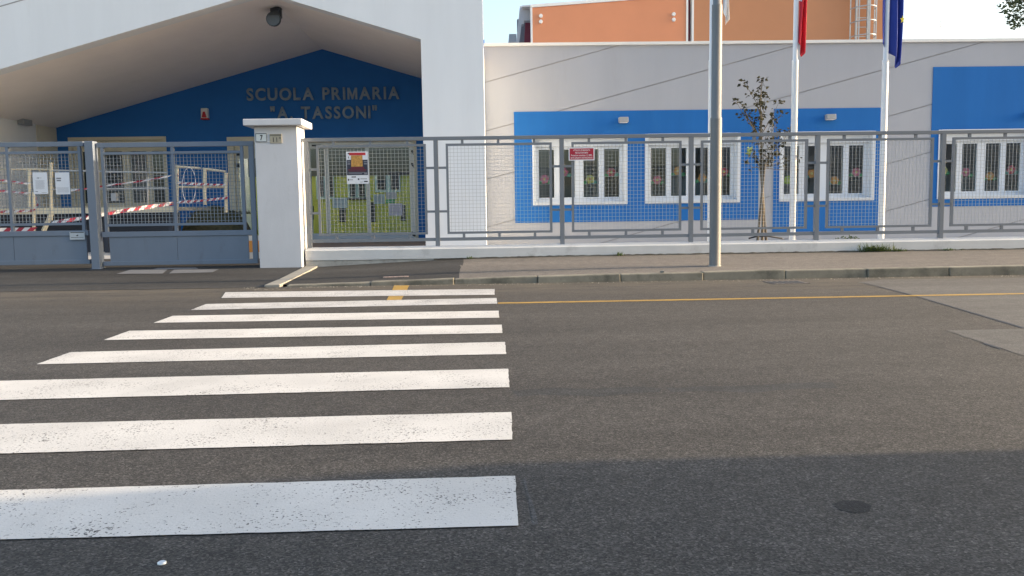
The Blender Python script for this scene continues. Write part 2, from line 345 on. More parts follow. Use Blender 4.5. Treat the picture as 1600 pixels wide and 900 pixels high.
# drain grating at the gutter
dg = MB(); c0 = gp(1208, 444); c1 = gp(1252, 440)
dg.mat(0).slab([(c0[0], c0[1]-.02), (c1[0], c0[1]-.02), (c1[0], c0[1]+.38), (c0[0], c0[1]+.38)], .001, .005)
for i in range(6):
    x = c0[0]+.03+i*(c1[0]-c0[0]-.04)/6; dg.mat(1).slab([(x, c0[1]+.04), (x+.028, c0[1]+.04), (x+.028, c0[1]+.30), (x, c0[1]+.30)], .0055, .008)
dg.build('drain_grating', [M('cast_iron', (.11, .10, .09), .7), m_dark], road)

# pavement: sloping strip from kerb to wall, dark repair near the drive, kerb stones
pav = tag(bpy.data.objects.new('pavement', None), 'beige raised pavement along the low wall', kind='structure'); C.objects.link(pav); ORG[pav.name] = Vector((0, 0, 0))
def strip(xa, xb, mat, name):
    b = MB(); n = max(2, int((xb-xa)/.3)); ny = 4; y0, y1 = Y_KERB+.17, Y_WALL+.02
    for i in range(n+1):
        x = xa+(xb-xa)*i/n
        for k in range(ny+1):
            t = k/ny; xx = x + (random.uniform(-.03, .03) if (i in (0, n) and abs(x+.5) < .3) else 0)
            b.v.append((xx, y0+(y1-y0)*t, zk(x)-.004+(zb(x)-zk(x))*t + random.uniform(-.004, .004)*(0 < k < ny)))
    for i in range(n):
        for k in range(ny):
            a = i*(ny+1)+k; b.face([a, a+ny+1, a+ny+2, a+1], True)
    return b.build(name, mat, pav)
strip(-2.70, -.42, m_drive, 'asphalt_strip'); strip(-.46, 30, m_walk, 'paving')
xk = -2.62
first = True
while xk < 22:
    ln = 1.07; z0, z1 = zk(xk)+random.uniform(-.006, .006), zk(xk+ln)+random.uniform(-.006, .006); b = MB(); g_ = .0035; j = random.uniform(-.012, .012)
    y0, y1 = Y_KERB+j, Y_KERB+.17
    x0, x1 = xk+g_, xk+ln-g_
    b.v += [(x0,y0,-.03),(x1,y0,-.03),(x1,y1,-.03),(x0,y1,-.03),(x0,y0+.012,z0),(x1,y0+.012,z1),(x1,y1,z1+.002),(x0,y1,z0+.002)]
    for q in ((4,5,6,7),(0,1,5,4),(1,2,6,5),(2,3,7,6),(3,0,4,7)): b.face(q)
    b.build('kerb_stone', m_kerb, pav, .012); xk += ln
for i in range(3):                                     # edging stones between drive and pavement
    ya, yb = Y_KERB+.02+i*.78, Y_KERB+.02+i*.78+.77; b = MB(); za, zc = max(zd(ya), .02)+.012, zd(yb)+.012
    b.v += [(-2.90,ya,-.03),(-2.70,ya,-.03),(-2.70,yb,-.03),(-2.90,yb,-.03),(-2.90,ya,za),(-2.70,ya,za+.004),(-2.70,yb,zc+.004),(-2.90,yb,zc)]
    for q in ((4,5,6,7),(0,1,5,4),(1,2,6,5),(2,3,7,6),(3,0,4,7)): b.face(q)
    b.build('edging_stone', m_kerb2, pav, .008)
# drain cover set in the dark strip
b = MB(); xa, ya = gp(598, 431, .09); xb = gp(640, 429, .09)[0]
for i in range(5):
    x = xa+(xb-xa)*i/5; b.slab([(x, ya), (x+.06, ya), (x+.06, ya+.12), (x, ya+.12)], zk(x)+.012, zk(x)+.022)
b.build('drain_cover', M('cover_pink', (.30, .23, .20), .8, .3, 30), pav)

drive = MB()
ys = [Y_KERB, 11.4, 12.2, 13.0, 14.0, 15.0]
for i, y in enumerate(ys): drive.v += [(-30, y, zd(y)), (-2.88, y, zd(y))]
for i in range(len(ys)-1): drive.face([2*i, 2*i+1, 2*i+3, 2*i+2], True)
drive = tag(drive.build('driveway', m_drive), 'dark asphalt drive sloping up to the gate', kind='structure')
m_slab = M('drive_slab', (.15, .155, .165), .8, .1, 6, .3)
for pix in ([(182, 428.5), (254, 428), (262, 421.5), (203, 422)], [(238, 421.4), (310, 420.5), (306, 418.4), (247, 419)], [(264, 427.8), (332, 426), (342, 421.2), (272, 421.6)]):
    pts = []
    for p in pix:
        z = .06
        for _ in range(8): q = gp(p[0], p[1], z); z = zd(q[1])
        pts.append((q[0], q[1], z+.006))
    MB().poly(pts).build('concrete_slab', m_slab, drive)
yard = MB().poly([(-2.86, Y_FENCE+.1, YARD-.004), (60, Y_FENCE+.1, YARD-.004), (60, 90, YARD-.004), (-2.86, 90, YARD-.004)]).poly([(-60, 15, YARD-.004), (-2.86, 15, YARD-.004), (-2.86, 90, YARD-.004), (-60, 90, YARD-.004)]).build('yard', m_yard); tag(yard, kind='structure')
tag(MB().poly([(-6.2, 15.2, YARD), (-1.40, 15.2, YARD), (-1.40, D2-.02, YARD), (-6.2, D2-.02, YARD)]).build('entrance_paving', m_tile), 'terracotta paving in front of the entrance doors', kind='structure')

# ------------------------------------------------------------------ entrance portico
por = thing('entrance_portico', 'white gabled school entrance with deep soffit and dark blue back wall', 'building', (-6, D1, 0))
apx, apz = at(409, -13, D1); rsx, rsz = at(657.5, 61, D1); rox = ax(757, 180, D1)
sl = (apz-az(0, 108, D1))/(apx-ax(0, 108, D1)); lsx = ax(88, 200, D2)-.02; lsz = apz-sl*(apx-lsx)
sr = (apz-rsz)/(rsx-apx)
outer = [(lsx-2.0, .0), (lsx, .0), (lsx, lsz), (apx, apz), (rsx, rsz), (rsx, .0), (rox, .0), (rox, apz-sr*(rox-apx)+1.9), (apx, apz+1.9), (lsx-2.0, lsz-sl*2+1.9)]
MB().prism(outer, D1, D1+.35).build('gable_wall', m_wall, por)
# fine diagonal joint on the gable at upper left
p, q = at(0, 10, D1), at(40, -1.5, D1)
def joint(parent, p, q, Y, w=.022, name='joint_strip'):
    dx, dz = q[0]-p[0], q[1]-p[1]; l = math.hypot(dx, dz); nx, nz = -dz/l*w/2, dx/l*w/2
    return MB().prism([(p[0]-nx, p[1]-nz), (q[0]-nx, q[1]-nz), (q[0]+nx, q[1]+nz), (p[0]+nx, p[1]+nz)], Y-.003, Y+.002).build(name, m_groove, parent)
joint(por, (p[0]-(q[0]-p[0])*3, p[1]-(q[1]-p[1])*3), q, D1)
MB().prism([(lsx-.3, lsz-sl*.3), (apx, apz), (apx, apz+.3), (lsx-.3, lsz-sl*.3+.3)], D1+.352, D2+.3).build('soffit', m_soffit, por)
MB().prism([(apx, apz), (rox, apz-sr*(rox-apx)), (rox, apz-sr*(rox-apx)+.3), (apx, apz+.3)], D1+.352, D2+.3).build('soffit', m_soffit, por)
MB().box(lsx-.3, lsx, D1+.352, D2, 0, lsz+.02).build('side_wall', m_wall, por)
MB().box(lsx, lsx+.02, D2-.95, D2-.003, .18, lsz-.01).build('side_strip', m_cream, por)  # thin cream strip on the side wall near the back
MB().box(rsx, rox, D1+.352, D2, 0, apz-sr*(rox-apx)+.01).build('pier', m_wall, por)
# back wall with three openings
e0, e1 = ax(478, 300, D2), ax(652, 300, D2); ez1 = az(560, 217, D2)
l0, l1 = ax(110, 270, D2), ax(262, 270, D2); lz0, lz1 = az(190, 323, D2), az(190, 214, D2)
d0, d1 = ax(358, 290, D2), ax(440, 290, D2); dz1 = az(380, 214, D2)
openings = [(e0, e1, 0.0, ez1), (l0, l1, lz0, lz1), (d0, d1, 0.0, dz1)]
MB().holed(lsx-.3, rox, 0.0, apz+.2, D2+.004, D2+.3, openings).build('back_wall', m_blue_lifted, por)
def surround(x0, x1, z0, z1, Y, wid, mat, bottom=True, depth=.28, proud=.02):
    b = MB(); e = .003
    b.box(x0-.002, x0+wid, Y-proud, Y+depth, z0, z1); b.box(x1-wid, x1+.002, Y-proud, Y+depth, z0, z1)
    b.box(x0+wid, x1-wid, Y-proud, Y+depth, z1-wid, z1+.002)
    if bottom: b.box(x0+wid, x1-wid, Y-proud, Y+depth, z0-.002, z0+wid)
    return b
# main entrance: sliding glass doors
ent = surround(e0, e1, YARD, ez1, D2, .07, m_cream, False).build('entrance_door', m_cream, por)
yf = D2+.12
zt = az(560, 231, D2); zbm = az(560, 364, D2)
MB().box(e0+.07, e1-.07, yf-.04, yf+.06, zt, ez1-.07).build('transom', m_alu, ent)
MB().box(ax(486, 220, D2), ax(500, 220, D2), yf-.06, yf-.041, ez1-.17, ez1-.13).build('sensor', m_dark, ent)
MB().box(e0+.07, e1-.07, yf-.02, yf+.03, YARD+.005, zbm).build('bottom_rail', m_frame, ent)
xs = [e0+.07, ax(507, 300, D2), ax(513, 300, D2), ax(572, 300, D2), ax(577, 300, D2), ax(640, 300, D2)]
MB().box(xs[0], xs[0]+.06, yf-.02, yf+.03, zbm, zt).build('stile', m_alu, ent)
MB().box(xs[1], xs[1]+.045, yf-.02, yf+.03, zbm, zt).build('stile', m_alu, ent)
MB().box(xs[1]+.055, xs[2]+.01, yf-.03, yf+.03, zbm, zt).build('stile', m_alu, ent)
MB().box(xs[3], xs[4], yf-.02, yf+.03, zbm, zt).build('stile', m_alu, ent)
MB().box(xs[5], e1-.07, yf-.03, yf+.04, zbm, zt).build('stile', m_alu, ent)
for a, c in ((xs[0]+.06, xs[1]), (xs[2]+.01, xs[3]), (xs[4], xs[5])): MB().box(a, c, yf, yf+.008, zbm, zt).build('pane', m_glass, ent)
for py in (238, 258, 366):
    x, z = at(644.5, py, D2-.1); MB().tube([(x-.03, yf-.05, z+.05), (x, yf-.09, z), (x+.04, yf-.05, z-.05)], .028, 8).build('door_fitting', m_dark, ent)
# raised left-hand windows
lw = surround(l0, l1, lz0, lz1, D2, .08, m_cream).build('window', m_cream, por)
edges = [110, 128, 143, 160, 190, 202, 228, 236, 246.5, 258]
zf0, zf1 = lz0+.10, lz1-.36
MB().holed(l0+.08, l1-.08, lz0+.08, lz1-.08, yf-.03, yf+.03, [(ax(a, 270, D2), ax(c, 270, D2), zf0, zf1) for a, c in ((128, 143), (160, 190), (202, 228), (236, 258))]).build('window_frame', m_cream, lw)
for a, c in ((128, 143), (160, 190), (202, 228), (236, 258)): MB().box(ax(a, 270, D2), ax(c, 270, D2), yf, yf+.008, zf0, zf1).build('pane', m_glass, lw)
# second door beside the gate pillar
sdoor = surround(d0, d1, YARD, dz1, D2, .16, m_cream, False).build('side_door', m_cream, por)
MB().holed(d0+.16, d1-.16, YARD, dz1-.16, yf-.03, yf+.03, [(d0+.24, d1-.24, YARD+.12, dz1-.55)]).build('door_leaf', m_cream, sdoor)
MB().box(d0+.24, d1-.24, yf, yf+.008, YARD+.12, dz1-.55).build('pane', m_glass, sdoor)
for py in (240, 258): x, z = at(370, py, D2-.1); MB().box(x-.03, x+.05, D2-.06, D2-.021, z-.05, z+.05).build('door_fitting', m_dark, sdoor)
# hall behind the doors, brightened through an added opening in its roof
hx0, hx1, HY = -7.4, -1.40, 26.0
hall = MB()
hall.box(hx0, hx1, HY, HY+.2, YARD, 4.0)
hall.build('hall_wall', m_hallgreen, por)
MB().box(hx0-.15, hx0, D2+.31, HY, YARD, 4.0).build('partition', m_wall, por)
MB().box(hx1, hx1+.15, D2+.31, HY, YARD, 4.0).build('partition', m_wall, por)
MB().box(hx0, hx1, D2+.31, HY, YARD+.001, YARD+.012).build('hall_floor', m_floor, por)
MB().box(hx0, hx1, D2+.31, 22.7, 3.2, 3.3).build('hall_ceiling', m_room, por)

hd = MB()
hd.box(hx0, hx1, HY-.06, HY-.005, 2.05, 3.9)  # dark panel over the upper part of the hall wall
for a, c, t, bt in ((ax(493, 0, HY), ax(512, 0, HY), 264, 312), (ax(556, 0, HY), ax(570, 0, HY), 264, 312)): pass
hd.build('upper_panel', m_dark, por)
def hp(a, c, t, bt, mat, Yo, name):
    x0, z1 = at(a, t, HY-Yo); x1, z0 = at(c, bt, HY-Yo); return MB().box(x0, x1, HY-Yo-.03, HY-Yo, z0, z1).build(name, mat, por)
for a, c, t, bt in ((493, 523, 262, 311), (543, 572, 263, 311), (585, 626, 260, 300)):
    hp(a, c, t, bt, m_mint, .02, 'hall_frame'); n = 2
    for k in range(n):
        wv = (c-a)/n; hp(a+k*wv+wv*.22, a+(k+1)*wv-wv*.12, t+11, bt-4, m_dark, .055, 'hall_pane')
for a, c, t, bt in ((484, 491, 322, 343), (530, 541, 322, 347), (578, 587, 316, 347), (626, 634, 320, 345), (540, 580, 309, 312)): hp(a, c, t, bt, m_dark, .3, 'hall_bench')
# room behind the left windows, its shade painted into one dark colour
m_room_shaded = M('room_paint_shaded', (.10, .12, .17), .9)
MB().box(lsx-.2, hx0-.16, 27, 27.2, YARD, 4).build('room_wall', m_room_shaded, por); MB().box(hx0-.22, hx0-.16, D2+.31, 27, YARD, 3.29).build('room_wall', m_room_shaded, por); MB().box(lsx-.2, hx0-.23, D2+.31, 26.99, .6, .7).build('room_floor', m_room_shaded, por)
MB().box(lsx-.2, hx0-.16, D2+.31, 27, 3.3, 3.4).build('room_ceiling', m_room_shaded, por)
MB().box(lsx-.4, lsx-.2, D2+.31, 27.2, YARD, 4).build('room_wall', m_room_shaded, por)

# ------------------------------------------------------------------ classroom wing
wing = thing('classroom_wing', 'low grey classroom wing with blue window panels and diagonal wall joints', 'building', (6, D3, 0))
wx0, wx1, wz1 = rox+.002, 17.0, az(1180, 64, D3)
wins = []
for a, c in ((832, 980), (1008, 1156), (1217.5, 1366), (1464.5, 1614)):
    m_ = (a+c)/2; wins.append((ax(a, 265, D3), ax(c, 265, D3), az(m_, 320-(m_-906)*.0156, D3), az(m_, 211-(m_-906)*.0143, D3)))
bz0, bz1 = az(1000, 345.5, D3), az(1000, 172.5, D3)
blues = [(ax(804, 260, D3), ax(1185.5, 260, D3), bz0, bz1), (ax(1208, 260, D3), ax(1374, 260, D3), az(1290, 361.5, D3), bz1), (ax(1455, 200, D3), wx1-3.0, az(1520, 322, D3), az(1520, 104, D3))]
holes = [(x0+.06, x1-.06, z0+.06, z1-.06) for x0, x1, z0, z1 in wins]
x5 = wins[-1][1]+.62; holes.append((x5+.06, x5+2.07-.06, holes[-1][2], holes[-1][3])); wins.append((x5, x5+2.07, wins[-1][2], wins[-1][3]))
MB().holed(wx0, wx1, 0, wz1-.06, D3+.022, D3+.32, holes).build('wall', m_groove, wing)
MB().box(wx0, wx1, D3-.05, D3+.36, wz1-.06, wz1).build('coping', m_trim, wing)
MB().box(wx1-.3, wx1, D3+.33, D3+8, 0, wz1-.07).build('wall', m_grey, wing)
MB().box(wx0, wx1-.31, D3+7.7, D3+8, 0, wz1-.07).build('wall', m_room, wing)
MB().box(wx0, wx1-.31, D3+.33, D3+7.69, 3.6, 3.8).build('roof', m_room, wing)
MB().box(wx0, wx1-.31, D3+.33, D3+7.69, .3, .42).build('classroom_floor', m_floor, wing)
# grey render fields between diagonal joints (clipped around the blue fields)
def clip(poly, nx, nz, d):                             # keep nx*x + nz*z <= d
    out = []
    for i, p in enumerate(poly):
        q = poly[(i+1) % len(poly)]; a, b = nx*p[0]+nz*p[1]-d, nx*q[0]+nz*q[1]-d
        if a <= 0: out.append(p)
        if (a < 0 < b) or (b < 0 < a): t = a/(a-b); out.append((p[0]+(q[0]-p[0])*t, p[1]+(q[1]-p[1])*t))
    return out
cells = []
xcuts = sorted({wx0, wx1, *[b[0] for b in blues], *[b[1] for b in blues]})
for i in range(len(xcuts)-1):
    xa, xb = xcuts[i], xcuts[i+1]; xm = (xa+xb)/2; bl = [b for b in blues if b[0] < xm < b[1]]
    if bl: cells += [(xa, xb, 0.0, bl[0][2]), (xa, xb, bl[0][3], wz1-.06)]
    else: cells.append((xa, xb, 0.0, wz1-.06))
pA, pB = at(757, 129, D3), at(985, 66, D3); ks = (pB[1]-pA[1])/(pB[0]-pA[0]); kd = (az(757, 129, D3)-az(757, 355, D3))/3
GW = .016
for k in range(-9, 4):
    c0, c1 = pA[1]-ks*pA[0]+k*kd+GW/2, pA[1]-ks*pA[0]+(k+1)*kd-GW/2; b = MB(); any_ = False
    for xa, xb, za, zc in cells:
        poly = clip([(xa, za), (xb, za), (xb, zc), (xa, zc)], ks, -1, -c0)
        if poly: poly = clip(poly, -ks, 1, c1)
        if len(poly) >= 3: MB().prism(poly, D3, D3+.0215).build('render_field', m_grey, wing)
for b in blues:
    MB().holed(b[0]+.001, b[1]-.001, b[2]+.001, b[3]-.001, D3-.012, D3+.0215, [h for h in holes if b[0] < h[0] < b[1]]).build('blue_field', m_blue, wing)
def window(x0, x1, z0, z1):
    o = surround(x0, x1, z0, z1, D3-.01, .062, m_frame, True, .05, .022).build('window', m_frame, wing)
    a, c, zl, zh = x0+.062, x1-.062, z0+.062, z1-.062; yb = D3+.24
    lin = MB(); t = .012
    lin.box(a-.001, a+t, D3+.041, yb, zl, zh).box(c-t, c+.001, D3+.041, yb, zl, zh).box(a+t, c-t, D3+.041, yb, zh-t, zh).box(a+t, c-t, D3+.041, yb, zl, zl+t)
    lin.build('reveal', m_frame, o)
    MB().box(a-.03, c+.03, D3-.07, D3+.04, z0+.022, z0+.06).build('sill', m_frame, o)
    MB().box(a+t, c-t, D3+.10, yb, zh-.17, zh-t-.001).build('shutter_box', m_frame, o)
    fz0, fz1 = zl+t+.001, zh-.172; W = c-a-2*t-.002; X = a+t+.001
    pw = .335; ms = (W-4*pw-.115*2-.195)/2; px = X+ms; pans = []
    for gap in (.115, .195, .115, 0): pans.append((px, px+pw)); px += pw+gap
    MB().holed(X, X+W, fz0, fz1, yb-.075, yb-.005, [(p[0], p[1], fz0+.09, fz1-.06) for p in pans]).build('sash_frame', m_frame, o)
    for p in pans: MB().box(p[0], p[1], yb-.045, yb-.037, fz0+.09, fz1-.06).build('pane', m_glass, o)
    return pans, fz0
panes = [window(*q) for q in wins]
for i, q in enumerate(wins[:4]):                       # low cupboards seen dimly through the glass
    MB().box(q[0]+.2, q[1]-.3, D3+2.0, D3+2.5, .42, 1.50+.1*(i % 2)).build('cupboard', M('cupboard', (.40, .44, .50), .6), wing)

# ------------------------------------------------------------------ sports hall behind
gym = thing('sports_hall', 'tall orange clad hall rising behind the grey wing', 'building', (8, D4, 0))
def gx(px): return ax(px, 30, D4)
def gz(px, py): return az(px, py, D4)
xa, xb, xc, xd = gx(832), gx(1072), gx(1084), gx(1381)
ze = gz(832, 12); slope = (gz(985, .5)-gz(832, 12))/(gx(985)-gx(832))
def zr(x): return ze+slope*(x-xa)
zlo = 2.0
MB().prism([(xa, zlo), (xb, zlo), (xb, zr(xb)), (xa, zr(xa))], D4, D4+.15).build('cladding', m_orange, gym)
MB().prism([(xc, zlo), (xd, zlo), (xd, zr(xd)), (xc, zr(xc))], D4-.0, D4+.15).build('cladding', m_orange2, gym)
MB().box(xa-.055, xa-.001, D4-.02, D4+.2, zlo, zr(xa)+.05).build('edge_trim', m_trim, gym)
MB().box(xb+.001, xb+.06, D4-.02, D4+.2, zlo, zr(xb)).build('edge_trim', m_trim, gym)
MB().box(xc-.06, xc-.001, D4-.02, D4+.2, zlo, zr(xc)).build('edge_trim', m_trim, gym)
MB().box(xb+.06, xc-.06, D4+.25, D4+.4, zlo, zr(xb)-.05).build('recess_panel', m_maroon, gym)
MB().prism([(xa-.055, zr(xa)+.003), (xd, zr(xd)+.003), (xd, zr(xd)+.09), (xa-.055, zr(xa)+.09)], D4-.03, D4+.5).build('roof_edge', m_trim, gym)
MB().prism([(xa-.3, zr(xa)+.092), (xd+.1, zr(xd)+.092), (xd+.1, zr(xd)+.14), (xa-.3, zr(xa)+.14)], D4+.3, D4+14).build('roof', m_gymgrey, gym)
MB().box(xa+.3, xd-.02, D4+.41, D4+14, zlo, zr(xa)-.1).build('hall_body', m_gymgrey, gym)
Yg = D4+2
def gq(pix, Y): return [at(p[0], p[1], Y) for p in pix]
MB().prism(gq([(806.5, 68), (811, 68), (815, 38), (818.5, 38), (818.5, 32), (822, 32), (834, 32), (834, 9.5), (812.5, 9.5)], D4+.6), D4+.6, D4+.9).build('side_frame', m_gymgrey, gym)
MB().prism(gq([(808, 70), (834, 70), (834, 30), (808, 30)], D4+1.5), D4+1.5, D4+1.7).build('side_panel', m_gymdark, gym)
MB().prism(gq([(819, 70), (833, 70), (833, 32), (821, 32)], D4+1.2), D4+1.2, D4+1.3).build('side_panel', m_maroon, gym)
MB().prism(gq([(794.5, 70), (807, 70), (807, 53), (795.5, 53)], D4+3), D4+3, D4+8).build('plant_box', m_gymgrey, gym)
for px, py in ((845, 25), (845, 34), (1052.5, 22.5), (1052.5, 31)):
    x, z = at(px, py, D4); MB().tube([(x, D4-.07, z), (x, D4-.002, z)], [.052, .06], 14).build('wall_vent', m_trim, gym)
# caged ladder
ld = thing('caged_ladder', 'galvanised caged ladder on the ochre wall of the tall hall', 'ladder', (gx(1340), D4, 4))
z0_, z1_ = 4.0, zr(gx(1340))+.8
xl_, xr_ = gx(1334), gx(1352)
for x in (xl_, xr_): MB().box(x-.03, x+.03, D4-.2, D4-.14, z0_, z1_).build('rail', m_metal, ld)
z = z0_+.1
while z < z1_: MB().tube([(xl_+.03, D4-.17, z), (xr_-.03, D4-.17, z)], .014, 6).build('rung', m_metal, ld); z += .28
hr = .36; cxh = (xl_+xr_)/2
z = z0_+.35
while z < z1_:
    MB().tube([(cxh+hr*math.cos(t), D4-.2-hr*1.4*math.sin(t), z) for t in [math.pi*i/10 for i in range(11)]], .018, 6).build('hoop', m_metal, ld); z += .42
for i in (0, 2.5, 5, 7.5, 10):
    t = math.pi*i/10; x, y = cxh+(hr+.012)*math.cos(t), D4-.2-hr*1.42*math.sin(t); MB().box(x-.017, x+.017, y-.008, y+.008, z0_+.2, z1_).build('cage_bar', m_metal, ld)

# ------------------------------------------------------------------ low wall, pillar, fence
lwall = thing('low_wall', 'long low white wall carrying the grey fence', 'wall', (0, Y_WALL, .1))
xl = ax(477, 395, Y_WALL)
prof = [(Y_WALL, .195), (Y_WALL, .345), (Y_WALL+.02, .362), (Y_WALL+.15, .392), (Y_WALL+.30, .362), (Y_WALL+.30, .1), (Y_WALL+.04, .1), (Y_WALL+.04, .195)]
n = 60; b = MB(); X1 = 24.0
for i in range(n+1):
    x = xl+(X1-xl)*i/n; j = random.uniform(-.004, .004)
    for k, (y, z) in enumerate(prof): b.v.append((x, y+(j if k < 3 else 0), z+(random.uniform(-.006, .004) if k == 0 else j*.6)))
np_ = len(prof)
for i in range(n):
    for k in range(np_): b.face([i*np_+k, (i+1)*np_+k, (i+1)*np_+(k+1) % np_, i*np_+(k+1) % np_])
b.face(list(range(np_))); b.face([n*np_+k for k in reversed(range(np_))])
b.build('wall_body', m_lowwall, lwall)
MB().box(xl, X1, Y_WALL+.012, Y_WALL+.039, .02, .185).build('foundation', m_found, lwall)
# dirty joint where the wall meets the pavement
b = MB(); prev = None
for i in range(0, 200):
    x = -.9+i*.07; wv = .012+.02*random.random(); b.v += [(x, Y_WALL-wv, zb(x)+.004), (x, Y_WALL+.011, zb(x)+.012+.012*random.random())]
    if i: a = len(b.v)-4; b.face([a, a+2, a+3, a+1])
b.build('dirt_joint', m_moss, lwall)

def pillar(x0, x1, yf_, label, name='gate_pillar'):
    t = thing(name, label, 'pillar', ((x0+x1)/2, yf_, .05)); zt_ = az(440, 197, 12.95)
    b = MB(); b.box(x0, x1, yf_, yf_+.5, .02, zt_); b.build('shaft', m_pillar, t, .012)
    zc = az(440, 186, 12.9)
    MB().box(x0-.13, x1+.10, yf_-.12, yf_+.62, zt_+.002, zc).build('cap', m_pillar, t, .01)
    return t
px0, px1 = ax(401, 300, 12.95), ax(468, 300, 12.95)
pillar(px0, px1, 12.95, 'white square gate pillar with flat cap and two number plates')

fence = thing('steel_fence', 'grey steel fence with square wire mesh on the low wall', 'fence', (0, Y_FENCE, .38))
zT1, zT0 = az(780, 212.5, Y_FENCE), az(780, 218, Y_FENCE); zB1, zB0 = az(780, 370, Y_FENCE), az(780, 375, Y_FENCE)
zi1, zi0 = az(780, 223.5, Y_FENCE), az(780, 364.5, Y_FENCE)
posts = [ax(481, 300, Y_FENCE), ax(682.5, 300, Y_FENCE), ax(878, 300, Y_FENCE), ax(1079.5, 300, Y_FENCE), ax(1276, 300, Y_FENCE), ax(1471, 300, Y_FENCE)]
dp = (posts[-1]-posts[1])/4
while posts[-1] < 14: posts.append(posts[-1]+dp)
hw = .035
for x in posts:
    MB().box(x-hw, x+hw, Y_FENCE-hw, Y_FENCE+hw, .375, zT0-.001).build('post', m_fence, fence, .004)
MB().box(posts[0]-hw-.06, posts[-1]+hw, Y_FENCE-.032, Y_FENCE+.032, zT0, zT1).build('top_rail', m_fence, fence, .004)
for a, c in zip(posts[:-1], posts[1:]):
    MB().box(a+hw, c-hw, Y_FENCE-.025, Y_FENCE+.025, zB0, zB1).build('bottom_rail', m_fence, fence)
    i0, i1 = a+.155, c-.155; bw = .036
    f_ = MB().holed(i0, i1, zi0, zi1, Y_FENCE-.022, Y_FENCE+.022, [(i0+bw, i1-bw, zi0+bw, zi1-bw)]).build('panel_frame', m_fence, fence)
    for k in (1, 2, 3):
        x = a+(c-a)*(.2+.285*(k-1)) + .02
        MB().box(x-.02, x+.02, Y_FENCE-.018, Y_FENCE+.018, zi1, zT0).build('spacer', m_fence, f_)
        MB().box(x-.02, x+.02, Y_FENCE-.018, Y_FENCE+.018, zB1, zi0).build('spacer', m_fence, f_)
    for py in (261, 329):
        z = az(780, py, Y_FENCE)
        MB().box(a+hw, i0, Y_FENCE-.018, Y_FENCE+.018, z-.018, z+.018).build('spacer', m_fence, f_)
        MB().box(i1, c-hw, Y_FENCE-.018, Y_FENCE+.018, z-.018, z+.018).build('spacer', m_fence, f_)
    wm = MB(); r_ = .0022; x = i0+bw+.03; yv = Y_FENCE+.008
    while x < i1-bw: wm.box(x-r_, x+r_, yv-r_, yv+r_, zi0+bw, zi1-bw); x += .0575
    z = zi0+bw+.03; yv += 2*r_+.0004
    while z < zi1-bw: wm.box(i0+bw, i1-bw, yv-r_, yv+r_, z-r_, z+r_); z += .0575
    tag(wm.build('wire_mesh', m_wire, f_), kind='stuff')

# ------------------------------------------------------------------ gate
YG = 13.3
gpost_x0, gpost_x1 = ax(139, 320, YG-.06), ax(152.5, 320, YG-.06)
def gzv(px, py): return az(px, py, YG)
def leaf(label, X0, X1, mesh0, mesh1, mid, sheet0, sheet1, stile0=None, pxr=270):
    t = thing('gate_leaf', label, 'gate', ((X0+X1)/2, YG, .14), 'gate leaves')
    T1, T0 = gzv(pxr, 222), gzv(pxr, 229.5); I1, I0 = gzv(pxr, 236.5), gzv(pxr, 240.5); J1, J0 = gzv(pxr, 348.5), gzv(pxr, 352.5); K1, K0 = gzv(pxr, 361), gzv(pxr, 369); B1, B0 = gzv(pxr, 407), gzv(pxr, 413.5)
    y0, y1 = YG-.03, YG+.03
    MB().box(X0, X1, y0, y1, T0, T1).build('top_rail', m_gate, t, .004)
    MB().box(X0, X1, y0, y1, K0, K1).build('middle_rail', m_gate, t, .004)
    MB().box(X0, X1, y0-.005, y1, B0, B1).build('bottom_rail', m_gate, t, .004)
    s = .022
    for x in (mesh0, mesh1, mid): MB().box(x-s, x+s, y0+.005, y1-.005, K1, T0).build('upright', m_gate, t)
    for u, v in ((mesh0, mid), (mid, mesh1)):
        MB().box(u+s, v-s, y0+.008, y1-.008, I0, I1).build('mesh_bar', m_gate, t); MB().box(u+s, v-s, y0+.008, y1-.008, J0, J1).build('mesh_bar', m_gate, t)
        wm = MB(); r_ = .003; x = u+s+.03; yv = YG
        while x < v-s: wm.box(x-r_, x+r_, yv-r_, yv+r_, J1, I0); x += .055
        z = J1+.03; yv += 2*r_+.0004
        while z < I0: wm.box(u+s, v-s, yv-r_, yv+r_, z-r_, z+r_); z += .055
        tag(wm.build('wire_mesh', m_gatewire, t), kind='stuff')
    for u, v in ((sheet0, mid), (mid+.006, sheet1)): MB().box(u, v, YG-.012, YG+.012, B1, K0).build('sheet_panel', m_gate, t)
    if stile0 is not None: MB().box(stile0, X1, y0-.004, y1, B1, T0).build('stile', m_gate, t, .004)
    return t
gX = lambda px: ax(px, 320, YG)
leaf('grey gate leaf of mesh and sheet steel next to the white pillar', gX(157.5), gX(400), gX(165), gX(381.5), gX(274), gX(168), gX(386), gX(392.5))
leaf('grey gate leaf carrying two paper notices at the left edge', gX(-106), gX(136.5), gX(-90), gX(129.5), gX(17.5), gX(-92), gX(132), None, 60)
gp_ = thing('gate_post', 'thick grey square post where the two gate leaves meet', 'post', ((gpost_x0+gpost_x1)/2, YG, .1))
MB().box(gpost_x0, gpost_x1-.002, YG-.10, YG+.06, .10, gzv(147, 221)).build('shaft', m_gate, gp_, .006)
MB().box(gpost_x0-.02, gpost_x1+.02, YG-.12, YG+.08, .085, .11).build('base_plate', m_gate, gp_)

